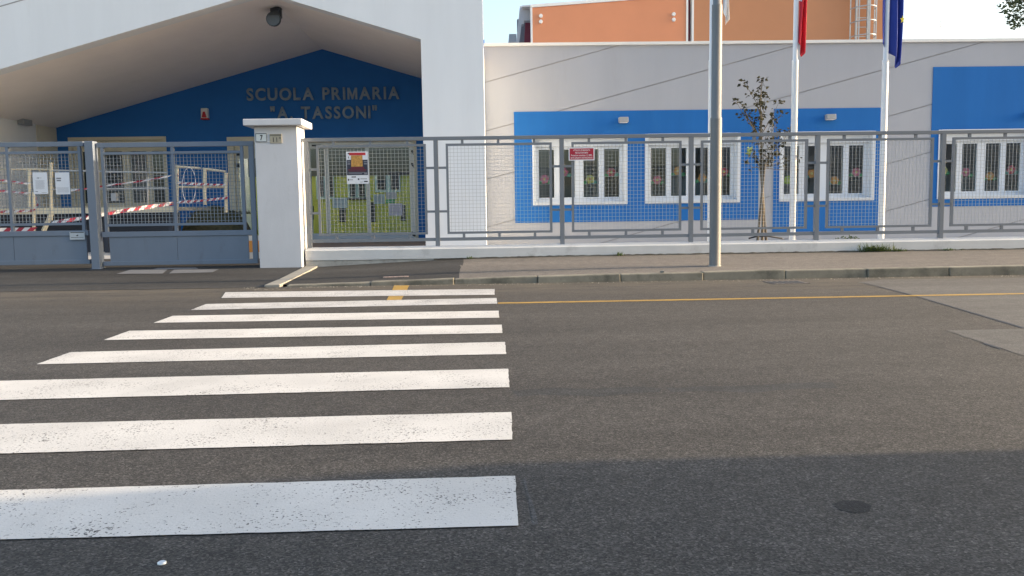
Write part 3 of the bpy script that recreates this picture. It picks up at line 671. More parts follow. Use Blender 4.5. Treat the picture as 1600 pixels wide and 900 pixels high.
# ------------------------------------------------------------------ text, signs, papers
def text_mesh(s, size, depth=.001, bold=.0):
    cu = bpy.data.curves.new('t', 'FONT'); cu.body = s; cu.size = size; cu.extrude = depth; cu.offset = bold; cu.resolution_u = 4
    o = bpy.data.objects.new('t', cu); C.objects.link(o); dgp = bpy.context.evaluated_depsgraph_get(); dgp.update()
    me = bpy.data.meshes.new_from_object(o.evaluated_get(dgp)); bpy.data.objects.remove(o); bpy.data.curves.remove(cu)
    return me
def put_text(s, x0, x1, z0, z1, Y, mat, name, parent, depth=.001, bold=0.0):
    """text filling the rectangle x0..x1, z0..z1 on the plane y = Y, facing the street"""
    me = text_mesh(s, 1.0, 0, bold); xs_ = [v.co.x for v in me.vertices]; ys_ = [v.co.y for v in me.vertices]
    a, c, d, e = min(xs_), max(xs_), min(ys_), max(ys_); top = parent
    while top.parent is not None: top = top.parent
    o3 = ORG.get(top.name, Vector((0, 0, 0)))
    for v in me.vertices:
        v.co = Vector((x0+(v.co.x-a)/(c-a)*(x1-x0), Y-(depth if v.co.z >= 0 else 0), z0+(v.co.y-d)/(e-d)*(z1-z0))) - o3
    me.materials.append(mat); o = bpy.data.objects.new(name, me); C.objects.link(o); o.parent = parent
    if depth > .005:
        sm = o.modifiers.new('solid', 'SOLIDIFY'); sm.thickness = depth; sm.offset = -1
    return o
# school name: single raised letters
nm = thing('school_name_lettering', 'grey metal letters spelling the school name on the dark blue wall', 'lettering', (ax(505, 170, D2), D2, az(505, 170, D2)))
def line(s, pxa, pxb, yt, yb_, sp):
    Y = D2-.03; X0, X1 = ax(pxa, yt, Y), ax(pxb, yt, Y); z1, z0 = az((pxa+pxb)/2, yt, Y), az((pxa+pxb)/2, yb_, Y)
    ref = text_mesh('H', 1.0); H = max(v.co.y for v in ref.vertices); wd = []
    for ch in s:
        if ch == ' ': wd.append(None); continue
        me = text_mesh(ch, 1.0, 0, .008 if ch == 'M' else .03); x_ = [v.co.x for v in me.vertices]; y_ = [v.co.y for v in me.vertices]; wd.append((min(x_), max(x_), min(y_), max(y_)))
    tot = sum((.30 if w_ is None else w_[1]-w_[0]) for w_ in wd)+sp*(len(s)-1); k = (X1-X0)/tot; kz = (z1-z0)/H; x = X0
    for ch, w_ in zip(s, wd):
        if w_ is None: x += (.30+sp)*k; continue
        wv = (w_[1]-w_[0])*k
        if ch == 'M':
            u = .2*wv; hh = z1-z0
            MB().prism([(x, z0), (x+u, z0), (x+u, z0+.62*hh), (x+wv/2-.35*u, z0), (x+wv/2+.35*u, z0), (x+wv-u, z0+.62*hh), (x+wv-u, z0), (x+wv, z0), (x+wv, z1), (x+wv-1.15*u, z1), (x+wv/2, z0+.36*hh), (x+1.15*u, z1), (x, z1)], Y, Y+.02).build('letter', m_letter, nm)
            x += wv+sp*k; continue
        put_text(ch, x, x+wv, z0+w_[2]*kz, z0+w_[3]*kz, Y, m_letter, 'letter', nm, .02, .008 if ch == 'M' else .03); x += wv+sp*k
line('SCUOLA PRIMARIA', 385, 624, 137.5, 155.5, .13)
line('"A. TASSONI"', 422, 589, 167, 185, .13)

def plate(name, label, cat, pix, Y, mats, th=.006, group=None):
    (pa, pt, pb, pbt) = pix; x0, z1 = at(pa, pt, Y); x1, z0 = at(pb, pbt, Y)
    t = thing(name, label, cat, ((x0+x1)/2, Y, z0), group)
    MB().box(x0, x1, Y, Y+th, z0, z1).build('backing', mats, t)
    return t, x0, x1, z0, z1
def bars(t, x0, x1, z0, z1, rows, Y, mat, name='print'):
    """rows of small print too fine to read: (u0, u1, v0, v1) in plate fractions"""
    b = MB()
    for u0, u1, v0, v1 in rows: b.box(x0+(x1-x0)*u0, x0+(x1-x0)*u1, Y-.0012, Y-.0002, z0+(z1-z0)*v0, z0+(z1-z0)*v1)
    return b.build(name, mat, t)
YP = 12.95-.012
t, x0, x1, z0, z1 = plate('house_number_plate', 'white house number plate reading 7 on the pillar', 'number plate', (398.8, 208, 417.5, 222), YP, M('enamel_white', (.62, .66, .66), .3, .02), .01)
bars(t, x0, x1, z0, z1, [(0.02, .98, .02, .08), (.02, .98, .9, .97), (.01, .05, .08, .9), (.94, .98, .08, .9)], YP, m_black, 'border')
put_text('7', x0+(x1-x0)*.40, x0+(x1-x0)*.64, z0+(z1-z0)*.2, z0+(z1-z0)*.78, YP-.0005, m_black, 'numeral', t, .001, .03)
t, x0, x1, z0, z1 = plate('stone_number_plaque', 'weathered beige plaque reading 11 on the pillar', 'number plate', (421, 209.5, 440.5, 223.5), YP, m_plaque, .01)
bars(t, x0, x1, z0, z1, [(.03, .97, .78, .97)], YP, M('plaque_band', (.2, .19, .15), .8), 'band')
put_text('11°', x0+(x1-x0)*.28, x0+(x1-x0)*.92, z0+(z1-z0)*.12, z0+(z1-z0)*.66, YP-.0005, m_black, 'numeral', t, .001, .0)
# fire brigade connection sign on the fence
YS = Y_FENCE-.05
t, x0, x1, z0, z1 = plate('red_sign', 'red sign with white border and white lettering on the fence', 'sign', (888.5, 230.5, 929, 250.5), YS, m_paper)
W_, H_ = x1-x0, z1-z0
MB().box(x0+W_*.04, x1-W_*.04, YS-.001, YS-.0002, z0+H_*.08, z1-H_*.08).build('red_field', m_red, t)
for s, u0, u1, v0, v1 in (('ATTACCO DI MANDATA', .17, .83, .72, .85), ('PER AUTOPOMPA', .25, .75, .52, .65), ('Pressione massima 1,2 MPa', .09, .91, .315, .47), ('RETE IDRANTI ANTINCENDIO', .08, .92, .14, .27)):
    put_text(s, x0+W_*u0, x0+W_*u1, z0+H_*v0, z0+H_*v1, YS-.0016, M('sign_white', (.80, .74, .75), .5), 'lettering', t, .0008, .012)
# event poster
YS = Y_FENCE-.04
t, x0, x1, z0, z1 = plate('event_poster', 'tall white and black poster with golden picture on the fence', 'poster', (540.5, 237, 576.5, 287), YS, m_paper, .003)
bars(t, x0, x1, z0, z1, [(.14, .88, .885, .965)], YS, m_posterred, 'red_band')
bars(t, x0, x1, z0, z1, [(.02, .97, .27, .745)], YS, m_navy, 'dark_field')
bars(t, x0, x1, z0, z1, [(.22, .74, .535, .88)], YS-.0012, m_gold, 'picture')
bars(t, x0, x1, z0, z1, [(.2, .8, .47, .52), (.08, .9, .42, .45), (.12, .86, .385, .40)], YS-.0012, m_darkred, 'title_print')
bars(t, x0, x1, z0, z1, [(.08, .82, .345, .36), (.08, .7, .305, .325), (.05, .18, .67, .7), (.05, .18, .6, .64), (.8, .95, .67, .7), (.8, .95, .6, .64), (.8, .94, .29, .35)], YS-.0012, m_ink, 'small_print')
bars(t, x0, x1, z0, z1, [(.05, .1, .1, .16), (.11, .28, .12, .135), (.5, .57, .12, .17), (.62, .92, .145, .16), (.78, .95, .055, .09), (.6, .75, .05, .06), (.22, .42, .2, .23), (.09, .12, .79, .85), (.08, .16, .92, .96)], YS, m_black, 'logo_print')
# two notices and the small maker's plate on the gate
YN = YG-.045
t, x0, x1, z0, z1 = plate('paper_notice', 'white sheet with small heading taped to the gate, left of two', 'notice', (50.5, 269.5, 75.5, 303), YN, m_paper, .002, 'notices on the gate')
bars(t, x0, x1, z0, z1, [(.24, .6, .735, .75), (.34, .4, .70, .78)]+[(.15+.02*(i % 3), .8-.07*(i % 2), .62-.035*i, .628-.035*i) for i in range(12)]+[(.12, .3, .1, .13), (.55, .9, .06, .075)], YN, m_ink)
t, x0, x1, z0, z1 = plate('paper_notice', 'white sheet with grey block of print taped to the gate, right of two', 'notice', (85.5, 269.5, 110, 303.5), YN, m_paper, .002, 'notices on the gate')
bars(t, x0, x1, z0, z1, [(.08, .42, .70+.0*i, .76) for i in range(1)]+[(.1, .4, .6, .66)]+[(.1, .9, .3-.04*i, .308-.04*i) for i in range(6)], YN, m_ink)
t, x0, x1, z0, z1 = plate('gate_plate', 'small pale maker plate on the middle rail of the gate', 'sign', (108.5, 362.3, 132.7, 374.2), YN, M('plate_grey', (.50, .53, .55), .5))
bars(t, x0, x1, z0, z1, [(.06, .95, .86, .95), (.08, .6, .25, .3), (.62, .92, .27, .31), (.43, .49, .45, .55), (.5, .57, .45, .62)], YN, m_black)
# notices on the entrance glass
YD = D2+.105
for i, (q, lb) in enumerate((((607, 318, 629, 336.5), 'lilac white notice low on the right entrance pane'), ((583.5, 304, 601, 318.5), 'pale blue notice at the left of the right entrance pane'), ((603, 300, 620, 311), 'pale printed notice at mid height of the right entrance pane'), ((519, 309, 543, 325), 'pale blue notice low on the middle entrance pane'))):
    t, x0, x1, z0, z1 = plate('door_notice', lb, 'notice', q, YD, M('notice_%d' % i, [(.66, .64, .76), (.45, .58, .60), (.56, .60, .62), (.48, .62, .66)][i], .7), .002, 'notices on the entrance glass')
    bars(t, x0, x1, z0, z1, [(.12, .88, .8-.12*k, .83-.12*k) for k in range(6)], YD, m_ink)
t, x0, x1, z0, z1 = plate('door_notice', 'small green notice on the right entrance pane', 'notice', (603, 311.5, 617, 317.5), YD, FCOL['green'], .002, 'notices on the entrance glass')

# ------------------------------------------------------------------ lamps and fittings
def walllamp(px, py, Y, label, wpx=14, hpx=8):
    x, z = at(px, py, Y); s = 1300/Y; t = thing('wall_lamp', label, 'lamp', (x, Y, z), 'box lamps on the walls')
    MB().box(x-wpx/2/s, x+wpx/2/s, Y-.16, Y-.02, z-hpx/2/s, z+hpx/2/s).build('housing', m_lampgrey, t, .008)
    MB().box(x-wpx/4/s, x+wpx/4/s, Y-.02, Y, z-hpx/3/s, z+hpx/3/s).build('bracket', m_dark, t)
    MB().box(x-wpx/2.4/s, x+wpx/2.4/s, Y-.15, Y-.03, z-hpx/2/s-.006, z-hpx/2/s).build('diffuser', m_trim, t)
walllamp(973, 188, D3-.012, 'grey box lamp above the window nearest the portico')
walllamp(1295, 183.5, D3-.012, 'grey box lamp above the window between the two right flagpoles')
walllamp(1607, 179, D3-.012, 'grey box lamp at the right edge on the tall blue field')
x = lsx+.0; ylamp = 19.3
_d = _f*FPX + _r*(33-800) - _u*(191-450); tt = lsx/_d.x; yl_, zl_ = _d.y*tt, CAM_H+_d.z*tt
t = thing('wall_lamp', 'grey box lamp under the soffit on the left white wall', 'lamp', (lsx, yl_, zl_), 'box lamps on the walls')
MB().box(lsx+.02, lsx+.16, yl_-.2, yl_+.2, zl_-.07, zl_+.07).build('housing', m_lampgrey, t, .008)
MB().box(lsx, lsx+.02, yl_-.1, yl_+.1, zl_-.05, zl_+.05).build('bracket', m_dark, t)
# floodlight hanging from the soffit
YF = 17.6; x, z = at(432, 30, YF); sx = YF/1300
t = thing('floodlight', 'dark round floodlight hanging under the entrance soffit', 'lamp', (x, YF, z))
zt_ = apz-sl*(apx-x) if x < apx else apz-sr*(x-apx)
b = MB(); b.box(x-8*sx, x-6.8*sx, YF-.05, YF+.05, z+2*sx, zt_); b.box(x+6.8*sx, x+8*sx, YF-.05, YF+.05, z+2*sx, zt_); b.build('yoke', m_spot, t)
MB().box(x-8*sx, x+8*sx, YF-.06, YF+.06, zt_-.03, zt_-.001).build('mount_plate', m_spot, t)
MB().box(x-6.5*sx, x+6.5*sx, YF-.1, YF+.12, z+1*sx, z+15*sx).build('housing', m_spot, t, .03)
MB().tube([(x, YF+.05, z+3*sx), (x, YF-.08, z-1*sx), (x, YF-.2, z-3.5*sx), (x, YF-.26, z-4*sx)], [6*sx, 8.5*sx, 10.5*sx, 10.8*sx], 20).build('reflector', m_spot, t)
MB().tube([(x, YF-.262, z-4*sx), (x, YF-.268, z-4*sx)], 9.6*sx, 20).build('lens', M('lamp_lens', (.13, .15, .18), .2), t)
# alarm siren
x, z = at(321.5, 178, D2); sx = D2/1300
t = thing('alarm_siren', 'white alarm siren with red lamp on the dark blue wall', 'siren', (x, D2, z))
MB().prism([(x-5.5*sx, z-7*sx), (x+5.5*sx, z-7*sx), (x+5*sx, z+8*sx), (x-5*sx, z+8*sx)], D2-.12, D2).build('housing', m_trim, t, .015)
MB().prism([(x-3.6*sx, z-6*sx), (x+3.6*sx, z-6*sx), (x+1.4*sx, z+2.5*sx), (x-1.4*sx, z+2.5*sx)], D2-.16, D2-.121).build('red_lamp', m_posterred, t, .01)
MB().box(x-5.5*sx, x+5.5*sx, D2-.13, D2, z-9*sx, z-7*sx-.001).build('red_base', m_posterred, t)

# paper flowers inside the windows
def flower(px, py, col, lab, side, petals=6, seed=0):
    rnd = random.Random(seed); Y = D3+.212; x, z = at(px, py, Y); t = thing('paper_flower', lab, 'decoration', (x, Y, z), 'paper flowers on the windows')
    b = MB(); r0 = .10
    for k in range(petals):
        a = 2*math.pi*k/petals+rnd.random()*.3; cx, cz = x+.55*r0*math.cos(a), z+.55*r0*math.sin(a); pr = r0*.46
        b.prism([(cx+pr*math.cos(u), cz+pr*math.sin(u)) for u in [2*math.pi*i/9 for i in range(9)]], Y-.0006*(k % 2)-.001, Y+.002+.0003*k)
    b.build('petals', FCOL[col], t)
    MB().prism([(x+r0*.3*math.cos(u), z+r0*.3*math.sin(u)) for u in [2*math.pi*i/10 for i in range(10)]], Y-.004, Y-.002).build('flower_heart', FCOL['yellow' if col != 'yellow' else 'orange'], t)
    for s in (side, -side*.8):
        cx, cz = x+s*.12, z-.06-.02*rnd.random(); lf = [(cx-.07, cz-.02), (cx, cz-.04), (cx+.07, cz), (cx+.02, cz+.045), (cx-.045, cz+.03)]
        MB().prism(lf, Y+.004, Y+.007).build('paper_leaf', FCOL['green' if rnd.random() < .6 else 'teal'] if col != 'lime' else FCOL['lime'], t)
WN = ['the window nearest the portico', 'the window behind the lamp post', 'the window right of the tree', 'the window at the right edge']
ON = ['first', 'second', 'third', 'last']
FL = [[(851, 280, 'pink'), (881, 269, 'pink'), (922, 280, 'yellow'), (955, 269, 'red')], [(1027, 281, 'pink'), (1059, 267, 'orange'), (1097, 278, 'orange'), (1131, 268, 'red')], [(1231, 281, 'lime'), (1268, 271, 'orange'), (1304, 282, 'orange'), (1338, 269, 'pink')], [(1474, 266, 'yellow'), (1509, 269, 'pink'), (1547, 275, 'orange'), (1580, 265, 'red')]]
for i, row in enumerate(FL):
    for k, (px, py, col) in enumerate(row):
        flower(px, py, col, '%s paper flower, %s from left in %s' % (col.replace('lime', 'yellow green'), ON[k], WN[i]), -1 if k % 2 == 0 else 1, 6, i*7+k)

# ------------------------------------------------------------------ lamp post and flagpoles
xp, yp = gp(1117, 417, .115)
t = thing('lamp_post', 'stepped grey steel lamp post on the pavement by the kerb', 'lamp post', (xp, yp, .1))
zj1, zj2 = az(1120, 187, yp), az(1125, 10, yp)
MB().tube([(xp, yp, .06), (xp, yp, zj1)], .077, 28).build('lower_shaft', m_pole, t)
MB().tube([(xp, yp, zj1+.0005), (xp, yp, zj1+.02), (xp, yp, zj1+.03), (xp, yp, zj2)], [.0772, .0772, .068, .068], 28).build('middle_shaft', m_pole, t)
MB().tube([(xp, yp, zj2+.0005), (xp, yp, zj2+.02), (xp, yp, zj2+.03), (xp, yp, 7.5)], [.0682, .0682, .056, .05], 28).build('upper_shaft', m_pole, t)
MB().tube([(xp, yp, .1), (xp, yp, .135)], [.1, .085], 20).build('base_collar', m_found, t)
MB().box(xp-.05, xp+.05, yp-1.1, yp+.05, 7.5, 7.6).build('lamp_head', m_pole, t, .02)

YFP = 15.4
def flagpole(px_b, label, brightlab):
    x = ax(px_b, 360, YFP); t = thing('flagpole', label, 'flagpole', (x, YFP, YARD), 'white flagpoles behind the fence')
    zj = az(px_b+4, 99, YFP)
    MB().tube([(x, YFP, YARD), (x, YFP, zj)], .058, 20).build('lower_shaft', m_flagpole, t)
    MB().tube([(x, YFP, zj+.0005), (x, YFP, zj+.05), (x, YFP, zj+.07), (x, YFP, 8.0)], [.059, .059, .046, .038], 20).build('upper_shaft', m_flagpole, t)
    MB().tube([(x, YFP, 8.0), (x, YFP, 8.05), (x, YFP, 8.12)], [.04, .06, .02], 12).build('finial', m_flagpole, t)
    MB().box(x-.12, x+.12, YFP-.12, YFP+.12, YARD, YARD+.02).build('base_plate', m_metal, t)
    return x
fx = [flagpole(1110, 'white flagpole half hidden behind the lamp post', 0), flagpole(1238, 'white flagpole with the red ended flag right of the young tree', 0), flagpole(1376.5, 'white flagpole with the blue flag', 0)]
def flag(name, label, x, ztop, zbot, w_top, w_bot, tilt, mats, colour, folds=5, amp=.09, seed=1, back=0.0):
    """limp hanging cloth gathered in soft vertical folds; its fly corner hangs lowest"""
    rnd = random.Random(seed); nu, nv = 26, 34; b = MB(); ph = rnd.random()*6
    for j in range(nv+1):
        v = j/nv
        for i in range(nu+1):
            u = i/nu; wd_ = w_top+(w_bot-w_top)*v
            zz = ztop+(zbot-ztop)*v*(1-tilt*(max(0, .62-u)/.62 + .35*max(0, u-.62)/.38)*v)
            xx = x+.05+wd_*u-back*max(0, (.35-u))*1.6 + .012*math.sin(9*v+ph+4*u)
            yy = YFP+amp*(.5+.5*v)*math.sin(u*folds*math.pi+ph+1.3*v)+.03*math.sin(5*v+3*u)
            b.v.append((xx, yy, zz))
    for j in range(nv):
        for i in range(nu):
            a = j*(nu+1)+i; b.mat(colour((i+.5)/nu, (j+.5)/nv)); b.face([a, a+nu+1, a+nu+2, a+1], True)
    o = b.build(name, mats); sm = o.modifiers.new('solid', 'SOLIDIFY'); sm.thickness = .003
    return tag(o, label, 'flag', 'hanging flags')
flag('flag', 'limp white flag behind the top of the lamp post', fx[0]+.14, 6.6, az(1135, 39, YFP), .10, .13, .12, [m_ital_white], lambda u, v: 0, 3, .06, 2)
zb2 = az(1256, 88, YFP); zw = az(1256, 9, YFP)
def itc(u, v):
    z = 6.6+(zb2-6.6)*v + (u-.5)*-.0
    return 2 if z < zw+.10-.22*(1-u) + .1 else (1 if z < zw+1.0 else 0)
flag('flag', 'limp flag ending in red on the middle flagpole', fx[1], 6.6, zb2, .20, .125, .085, [m_ital_green, m_ital_white, m_ital_red], itc, 3, .06, 3)
eu = flag('flag', 'limp dark blue flag with a yellow star on the right flagpole', fx[2]+.0, 6.7, az(1400, 106, YFP), .25, .27, .13, [m_eu], lambda u, v: 0, 5, .07, 5, .28)
xs_, zs_ = at(1405, 33, YFP)
st = MB(); pts = []
for k in range(10):
    r_ = .075 if k % 2 == 0 else .032; a = math.pi/2+k*math.pi/5; pts.append((xs_+r_*.6*math.cos(a), zs_+r_*math.sin(a)))
st.prism(pts, YFP-.125, YFP-.12); so = st.build('star', m_star); so.parent = eu
# ------------------------------------------------------------------ young tree with stakes
def leafcloud(b, c, rad, n, size, rnd, flat=.8):
    for _ in range(n):
        while True:
            d = Vector((rnd.uniform(-1, 1), rnd.uniform(-1, 1), rnd.uniform(-1, 1)))
            if d.length < 1: break
        p = Vector(c)+Vector((d.x*rad[0], d.y*rad[1], d.z*rad[2])); s = size*rnd.uniform(.6, 1.25)
        a = Vector((rnd.gauss(0, 1), rnd.gauss(0, 1), rnd.gauss(-.3, .6))).normalized(); q = a.cross(Vector((rnd.gauss(0, 1), rnd.gauss(0, 1), rnd.gauss(0, 1)))).normalized(); up = a.cross(q)*.12*s
        b.poly([p, p+a*s*.35+q*s*.32+up, p+a*s, p+a*s*.35-q*s*.32+up])
YT = 15.7; rnd = random.Random(11); S = YT/1300
def tp(px, py, dy=0): x, z = at(px, py, YT+dy); return Vector((x, YT+dy, z))
tree = thing('young_tree', 'sparse young tree tied to two crossed stakes behind the fence', 'tree', tuple(tp(1190, 374)))
B0 = tp(1191, 372); B0.z = YARD
MB().tube([B0, tp(1192, 330), tp(1191, 280), tp(1190, 220), tp(1188, 170), tp(1190, 122)], [.028, .026, .024, .018, .012, .005], 9).build('trunk', m_bark, tree)
for a, c in (((1183, 372, -.12), (1195, 255, -.02)), ((1198, 372, .10), (1188, 255, .05))):
    p, q = tp(*a), tp(*c); p.z = YARD; MB().tube([p, (p+q)/2, q], [.026, .025, .022], 8).build('stake', M('stake_wood', (.11, .095, .075), .9, .2, 15, .4), tree)
tw = MB(); lv = MB(); clumps = []
tips = [(1164, 130, .9), (1193, 124, 1.0), (1150, 158, .8), (1218, 158, 1), (1222, 176, .8), (1170, 175, 1), (1176, 190, 1), (1234, 203, .9), (1222, 208, 1), (1188, 165, 1.2), (1196, 150, 1.1), (1160, 164, .7), (1183, 145, .8), (1205, 190, .7), (1178, 206, 1), (1202, 222, 1.3), (1190, 235, 1.4), (1176, 238, .7), (1212, 240, 1), (1220, 228, 1), (1200, 250, 1.2), (1184, 251, .9), (1169, 256, .5), (1244, 247, .5), (1226, 246, .6), (1210, 212, 1), (1186, 182, 1.1), (1246, 263, .4)]
for px, py, dn in tips:
    dy = rnd.uniform(-.28, .28); root = tp(1190+rnd.uniform(-1, 1), min(262, py+38+abs(px-1190)*.5)); tip = tp(px, py, dy)
    mid = root.lerp(tip, .5)+Vector((rnd.uniform(-.05, .05), rnd.uniform(-.04, .04), -.03)); tw.tube([root, mid, tip], [.009, .006, .003], 5)
    leafcloud(lv, tip, (.085, .085, .07), int(15*dn), .085, rnd); leafcloud(lv, mid.lerp(tip, .4), (.10, .08, .10), int(10*dn), .08, rnd)
tw.build('branches', m_bark, tree); tag(lv.build('crown', m_leaf, tree), kind='stuff')
lv = MB(); leafcloud(lv, tp(1172, 236, -.2), (.06, .05, .05), 7, .12, rnd); lv.build('sunlit_young_leaves', m_leaf2, tree)
MB().tube([tp(1170, 372.5), tp(1182, 369.5, -.1), tp(1200, 369, -.1), tp(1222, 372.5)], .018, 6).build('irrigation_hose', m_dark, tree)

# far tree and aerial above the roof
YB = 36.0
t = thing('far_tree', 'dark leafy tree above the roof at the upper right corner', 'tree', (ax(1660, 300, YB), YB, 0)); rnd = random.Random(5)
cx, cz = at(1640, -32, YB); b = MB(); kx = YB/1300
MB().tube([(cx+.3, YB, 0), (cx+.2, YB, 4), (cx, YB, cz)], [.28, .22, .1], 10).build('trunk', m_bark, t)
br = MB()
for _ in range(60):
    a = rnd.uniform(0, 2*math.pi); e_ = rnd.uniform(-.9, 1.2); rr_ = rnd.uniform(1.6, 2.55); p = Vector((cx+rr_*math.cos(a)*math.cos(e_), YB+rr_*math.sin(a)*math.cos(e_), cz+rr_*math.sin(e_)*1.05))
    br.tube([(cx+.05, YB, cz-.9), (p+Vector((cx, YB, cz-.5)))/2, p], [.06, .035, .012], 5)
    leafcloud(b, p, (.42, .42, .36), 70, .17, rnd); leafcloud(b, (p+Vector((cx, YB, cz)))/2, (.5, .5, .4), 35, .18, rnd)
br.build('limbs', m_bark, t); tag(b.build('crown', m_far, t), kind='stuff')
YA = 30.0; x, z0 = at(1471, 62, YA); z1 = az(1470, 33, YA); x2 = ax(1470, 33, YA)
t = thing('roof_aerial', 'thin television aerial standing above the grey roof line', 'aerial', (x, YA, 3.5))
MB().tube([(x, YA, 3.5), (x2, YA, z1)], .014, 6).build('mast', m_metal, t)
for f__, l_ in ((.97, .10), (.9, .14), (.82, .16), (.72, .12)):
    zz = z0+(z1-z0)*f__; MB().tube([(x-l_, YA, zz), (x+l_, YA, zz)], .008, 5).build('element', m_metal, t)

# ------------------------------------------------------------------ access ramp behind the gate, tape, mound
YR = 17.4
ramp = thing('access_ramp', 'raised cream access ramp with tubular handrails behind the gate', 'ramp', (ax(150, 330, YR), YR, YARD))
def rp_(px, py, dy=0): x, z = at(px, py, YR+dy); return Vector((x, YR+dy, z))
zdk = rp_(150, 324).z; rx0, rx1 = rp_(-150, 324).x, rp_(277, 322).x
MB().box(rx0, rx1, YR+.06, YR+2.0, zdk-.09, zdk-.02).build('deck', m_deck, ramp)
MB().box(rx0, rx1, YR-.02, YR+.058, zdk-.12, zdk).build('edge_beam', m_rail, ramp)
MB().box(rx0, rx1-.15, YR+.5, YR+.55, YARD, zdk-.125).build('void_shade', m_under, ramp)  # dark sheet added for the shaded void under the deck
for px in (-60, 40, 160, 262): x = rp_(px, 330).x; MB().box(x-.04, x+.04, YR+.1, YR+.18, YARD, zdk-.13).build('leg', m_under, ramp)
# sloping brace
p, q = rp_(82, 331), rp_(68, 361); MB().tube([p, q], .05, 4).build('brace', m_rail, ramp)
def post(px, pt, pb, w_=.028, nm_='rail_post', dy=0): a, c = rp_(px, pt, dy), rp_(px, pb, dy); MB().tube([a, (c.x, a.y, c.z)], w_, 10).build(nm_, m_rail, ramp)
for px, pt, pb in ((46, 266, 324), (80, 254, 344), (53, 300, 362), (277, 262, 327)): post(px, pt, pb, .033)
post(320, 263, 320, .036); post(353, 270, 332, .036)
for a, c in (((-120, 262), (80, 265)), ((-120, 286), (46, 286)), ((80, 266), (262, 270)), ((80, 296), (262, 294)), ((275, 260), (313, 263)), ((317, 263.5), (352, 268)), ((277, 292), (316, 292.5)), ((320, 292), (352, 292))):
    MB().tube([rp_(*a), rp_(*c)], .018 if c[0] < 270 else .024, 8).build('handrail', m_rail if c[0] > 270 or c[0] < 81 else m_metal, ramp)
MB().tube([rp_(231, 276), rp_(231, 320)], .016, 6).build('rail_post', m_metal, ramp)
MB().box(rp_(157, 0).x, rp_(165, 0).x, YR-.06, YR+.05, rp_(160, 314).z, rp_(160, 302).z).build('control_box', m_lampgrey, ramp)
# grassy mound
mo = MB(); nx_, ny_ = 24, 10; mx0, mx1 = ax(272, 340, 19.6), ax(362, 340, 19.6); rnd = random.Random(3)
for j in range(ny_+1):
    for i in range(nx_+1):
        u, v = i/nx_, j/ny_; h_ = (math.sin(min(1, v*1.6)*math.pi/2))*(math.sin(math.pi*min(1, .15+u*.85))**.4)*1.0*(1 if i not in (0, nx_) else 0)
        mo.v.append((mx0+(mx1-mx0)*u, 19.5+1.8*v, YARD-.01+h_*(.86+.14*rnd.random())))
for j in range(ny_):
    for i in range(nx_): a = j*(nx_+1)+i; mo.face([a, a+1, a+nx_+2, a+nx_+1], True)
mo = tag(mo.build('earth_mound', m_mound), 'heap of earth and dry grass beside the ramp', 'mound')
def blades(b, c, spread, n, h, rnd, lean=.5, wd=.006):
    for _ in range(n):
        p = Vector(c)+Vector((rnd.gauss(0, spread[0]), rnd.gauss(0, spread[1]), 0)); hh = h*rnd.uniform(.4, 1.1); d = Vector((rnd.gauss(0, lean), rnd.gauss(0, lean), 1)).normalized(); s = Vector((rnd.uniform(-1, 1), rnd.uniform(-1, 1), 0)).normalized()*wd
        m_ = p+d*hh*.55; e_ = p+d*hh+Vector((d.x, d.y, -.3))*hh*.25; b.poly([p-s, p+s, m_+s*.8, m_-s*.8]); b.poly([m_-s*.8, m_+s*.8, e_])
gb = MB()
for _ in range(260):
    u, v = rnd.random(), rnd.uniform(.25, 1); blades(gb, (mx0+(mx1-mx0)*u, 19.5+1.8*v, YARD+.75*math.sin(min(1, v*1.6)*math.pi/2)), (.04, .04), 2, .14, rnd, .5, .008)
o = gb.build('dry_grass', leafmat('dry_grass', (.10, .10, .05), (.17, .15, .07))); tag(o, 'dry grass growing on the earth heap', 'grass', kind='stuff')

def tape(label, pts, width, sag=.02, seed=0, pitch=.17):
    rnd = random.Random(seed); P_ = []
    for a, c in zip(pts[:-1], pts[1:]):
        L_ = (c-a).length; n = max(2, int(L_/(pitch/2)))
        for i in range(n):
            t_ = i/n; q = a.lerp(c, t_); q = q+Vector((0, .02*math.sin(t_*9+seed), -sag*math.sin(math.pi*t_)*L_)); P_.append(q)
    P_.append(pts[-1]); b = MB()
    for i in range(len(P_)-1):                         # slanted red and white blocks
        a, c = P_[i], P_[i+1]; tw_ = .35*math.sin(i*.35+seed); up = Vector((0, math.sin(tw_)*.5, math.cos(tw_)))*width/2; d = (c-a)*.35
        b.mat(i % 2).poly([a-up-d, c-up-d, c+up+d, a+up+d])
    o = b.build('barrier_tape', [m_tapew, m_taper]); sm = o.modifiers.new('solid', 'SOLIDIFY'); sm.thickness = .001
    return tag(o, label, 'tape', 'red and white barrier tapes')
def rq(px, py, dy=-.06): return rp_(px, py, dy)
tape('wide barrier tape rising across the gate from the ramp brace', [rq(80, 348, -1.6), rq(135, 340, -1.6), rq(200, 328, -1.4), rq(275, 317, -.8)], .07, .0, 1, .22)
tape('wide barrier tape low at the left edge of the gate', [rq(-60, 360, -1.6), rq(55, 358, -1.6)], .07, .0, 2, .22)
tape('thin barrier tape slanting up in front of the raised windows', [rq(108, 298), rq(165, 290), rq(266, 275)], .035, .01, 3, .34)
tape('thin upper barrier tape left of the paper notices', [rq(-60, 277), rq(0, 281), rq(46, 287)], .045, .01, 4)
tape('thin lower barrier tape left of the paper notices', [rq(-60, 294), rq(0, 298), rq(46, 302)], .045, .01, 5)
tape('faint barrier tape along the ramp edge at the far left', [rq(-60, 331), rq(0, 331), rq(52, 329)], .05, .0, 6)
tape('upper barrier tape on the right ramp handrail', [rq(277, 285), rq(318, 288), rq(352, 289)], .05, .01, 7, .12)
tape('lower barrier tape on the right ramp handrail', [rq(277, 316), rq(318, 313), rq(356, 309)], .05, .005, 8, .12)
